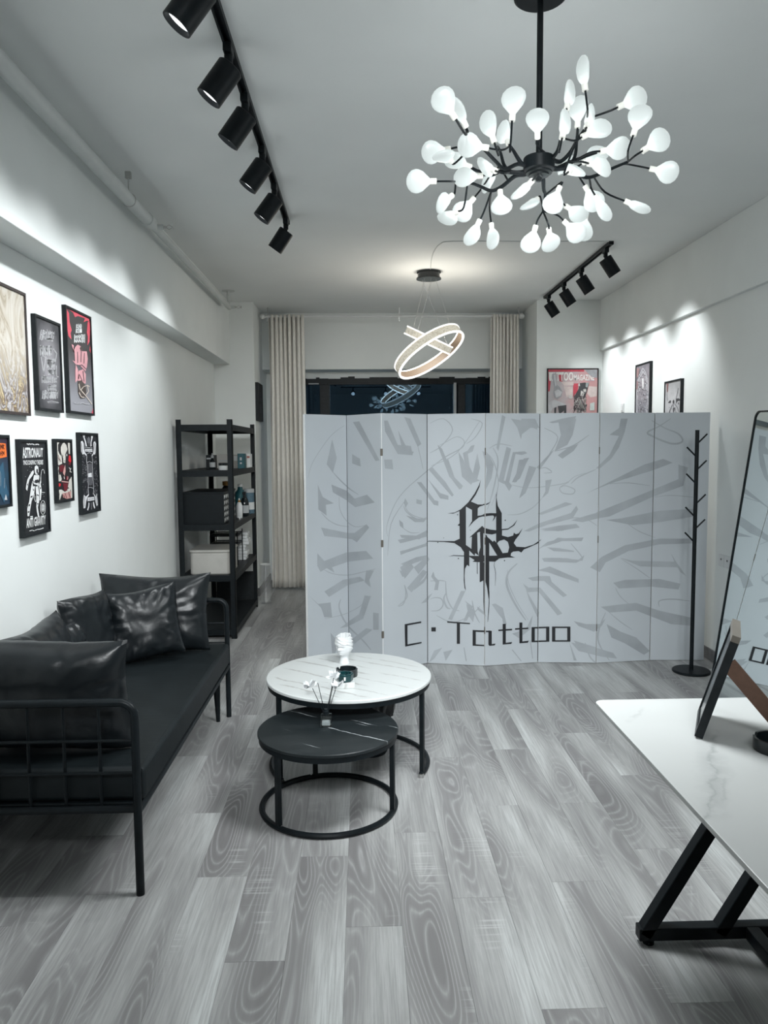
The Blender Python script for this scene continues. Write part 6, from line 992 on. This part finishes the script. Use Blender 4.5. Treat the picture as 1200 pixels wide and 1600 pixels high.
A.add((.52,.52,.54), ['205,190 240,185 265,400 240,420','230,520 300,480 380,530 350,610 260,640','100,760 230,680 420,760 480,780 200,850 120,990'])
A.add((.05,.05,.055), ['228,845 270,830 262,1020 228,1020','300,810 475,790 475,1020 420,1015 430,900 350,960 320,940','740,360 850,345 930,380 880,560 840,700 800,640 730,720 690,820 620,900 640,620 720,470','640,850 900,780 870,900 760,930 700,900'])
A.add((.60,.57,.55), ['770,500 840,560 800,660 760,610','660,680 760,640 740,780 660,800','820,480 870,470 880,520 830,540','700,400 740,360 750,420','760,800 850,790 800,880','520,600 590,600 595,660 530,660'])
A.strokes((.62,.60,.58), [[(rnd.uniform(620,890),rnd.uniform(620,1000)) for _ in range(3)] for _ in range(26)]+[el(560,630,36,36), el(840,515,30,40), el(610,940,40,60)], 9)
A.strokes((.08,.05,.06), [[(rnd.uniform(620,890),rnd.uniform(560,1000)) for _ in range(2)] for _ in range(22)], 10)
A.add((.30,.34,.34), ['870,350 935,350 900,450 860,430']); A.strokes((.33,.33,.42), ['890,312 1040,310'], 10)
A.add((.55,.60,.58), ['960,760 1050,740 1050,900 960,900'])
# 9, 10: posters on the right wall
t, cv = poster('tall grey ornamental arch drawing in a dark frame on the right wall', .36, .54, (XR, 6.85, 1.758), math.radians(-90), gradmat('arch_ground', [(.2,(.22,.22,.25)),(.6,(.30,.27,.29)),(.95,(.16,.15,.17))], 2, 0, .55, .7, 25), depth=.025)
A = Art(cv, ((155,230),(430,125),(155,1190),(430,1160)))
A.strokes((.60,.60,.63), ['170,1100 165,800 175,600 215,380 290,240 340,300 385,420 400,600 410,800 390,1000 340,1130','190,1100 190,800 200,600 230,420 290,290 330,340 370,450 380,600 390,800 370,1000'], 9)
A.strokes((.52,.52,.56), [[(x:=rnd.uniform(190,400), y:=rnd.uniform(380,1150)),(x+rnd.uniform(-25,25),y+rnd.uniform(-30,30)),(x+rnd.uniform(-25,25),y+rnd.uniform(-20,40))] for _ in range(90)], 7)
A.strokes((.07,.07,.08), [[(x:=rnd.uniform(190,400), y:=rnd.uniform(330,1150)),(x+rnd.uniform(-18,18),y+rnd.uniform(-25,25))] for _ in range(60)], 8)
A.add((.62,.61,.62), ['275,420 310,410 320,560 290,600']); A.add((.30,.19,.19), ['165,260 220,250 200,400 165,420','170,480 200,470 195,600 165,620'])
t, cv = poster('small pale poster of a dark flowering branch on the right wall', .335, .45, (XR, 6.178, 1.638), math.radians(-90), gradmat('branch_ground', [(.2,(.45,.45,.48)),(.7,(.52,.52,.53)),(.95,(.36,.36,.37))], 2, 0, .45, .6, 14), depth=.025)
A = Art(cv, ((690,540),(1022,455),(690,1330),(1022,1330)))
A.add((.06,.06,.065), ['755,835 800,790 825,800 815,835','855,800 880,775 895,810 885,840 860,835','925,760 985,750 1022,780 960,800 930,840','970,820 990,815 992,850 975,850','870,910 905,900 890,1000'])
A.strokes((.10,.10,.11), ['970,590 950,680 930,760','850,860 800,960 760,1050 720,1200','870,840 880,1000 850,1150','910,900 940,1000 990,1150','900,840 960,900 1000,980','940,1050 900,1180','800,940 820,1080'], 10)
A.add((.22,.12,.12), ['715,545 760,535 750,660 730,680'])
A.strokes((.30,.30,.32), ['730,700 740,800','780,900 830,920 880,930','920,940 960,1000','730,1000 760,1100','980,650 1000,720'], 8)
# 11: dark frame on the side of the window bay
t, cv = poster('dark framed picture on the side of the window bay by the curtain', .38, .40, (-1.11, 8.35, 1.86), LW, pm('dark_sheet', (.015,.016,.02), .5), depth=.03)
A = Art(cv, ((0,0),(100,0),(0,100),(100,100))); A.strokes((.05,.05,.06), glyphs((20,20,80,45),4,rnd)+glyphs((25,55,75,80),4,rnd), 4)
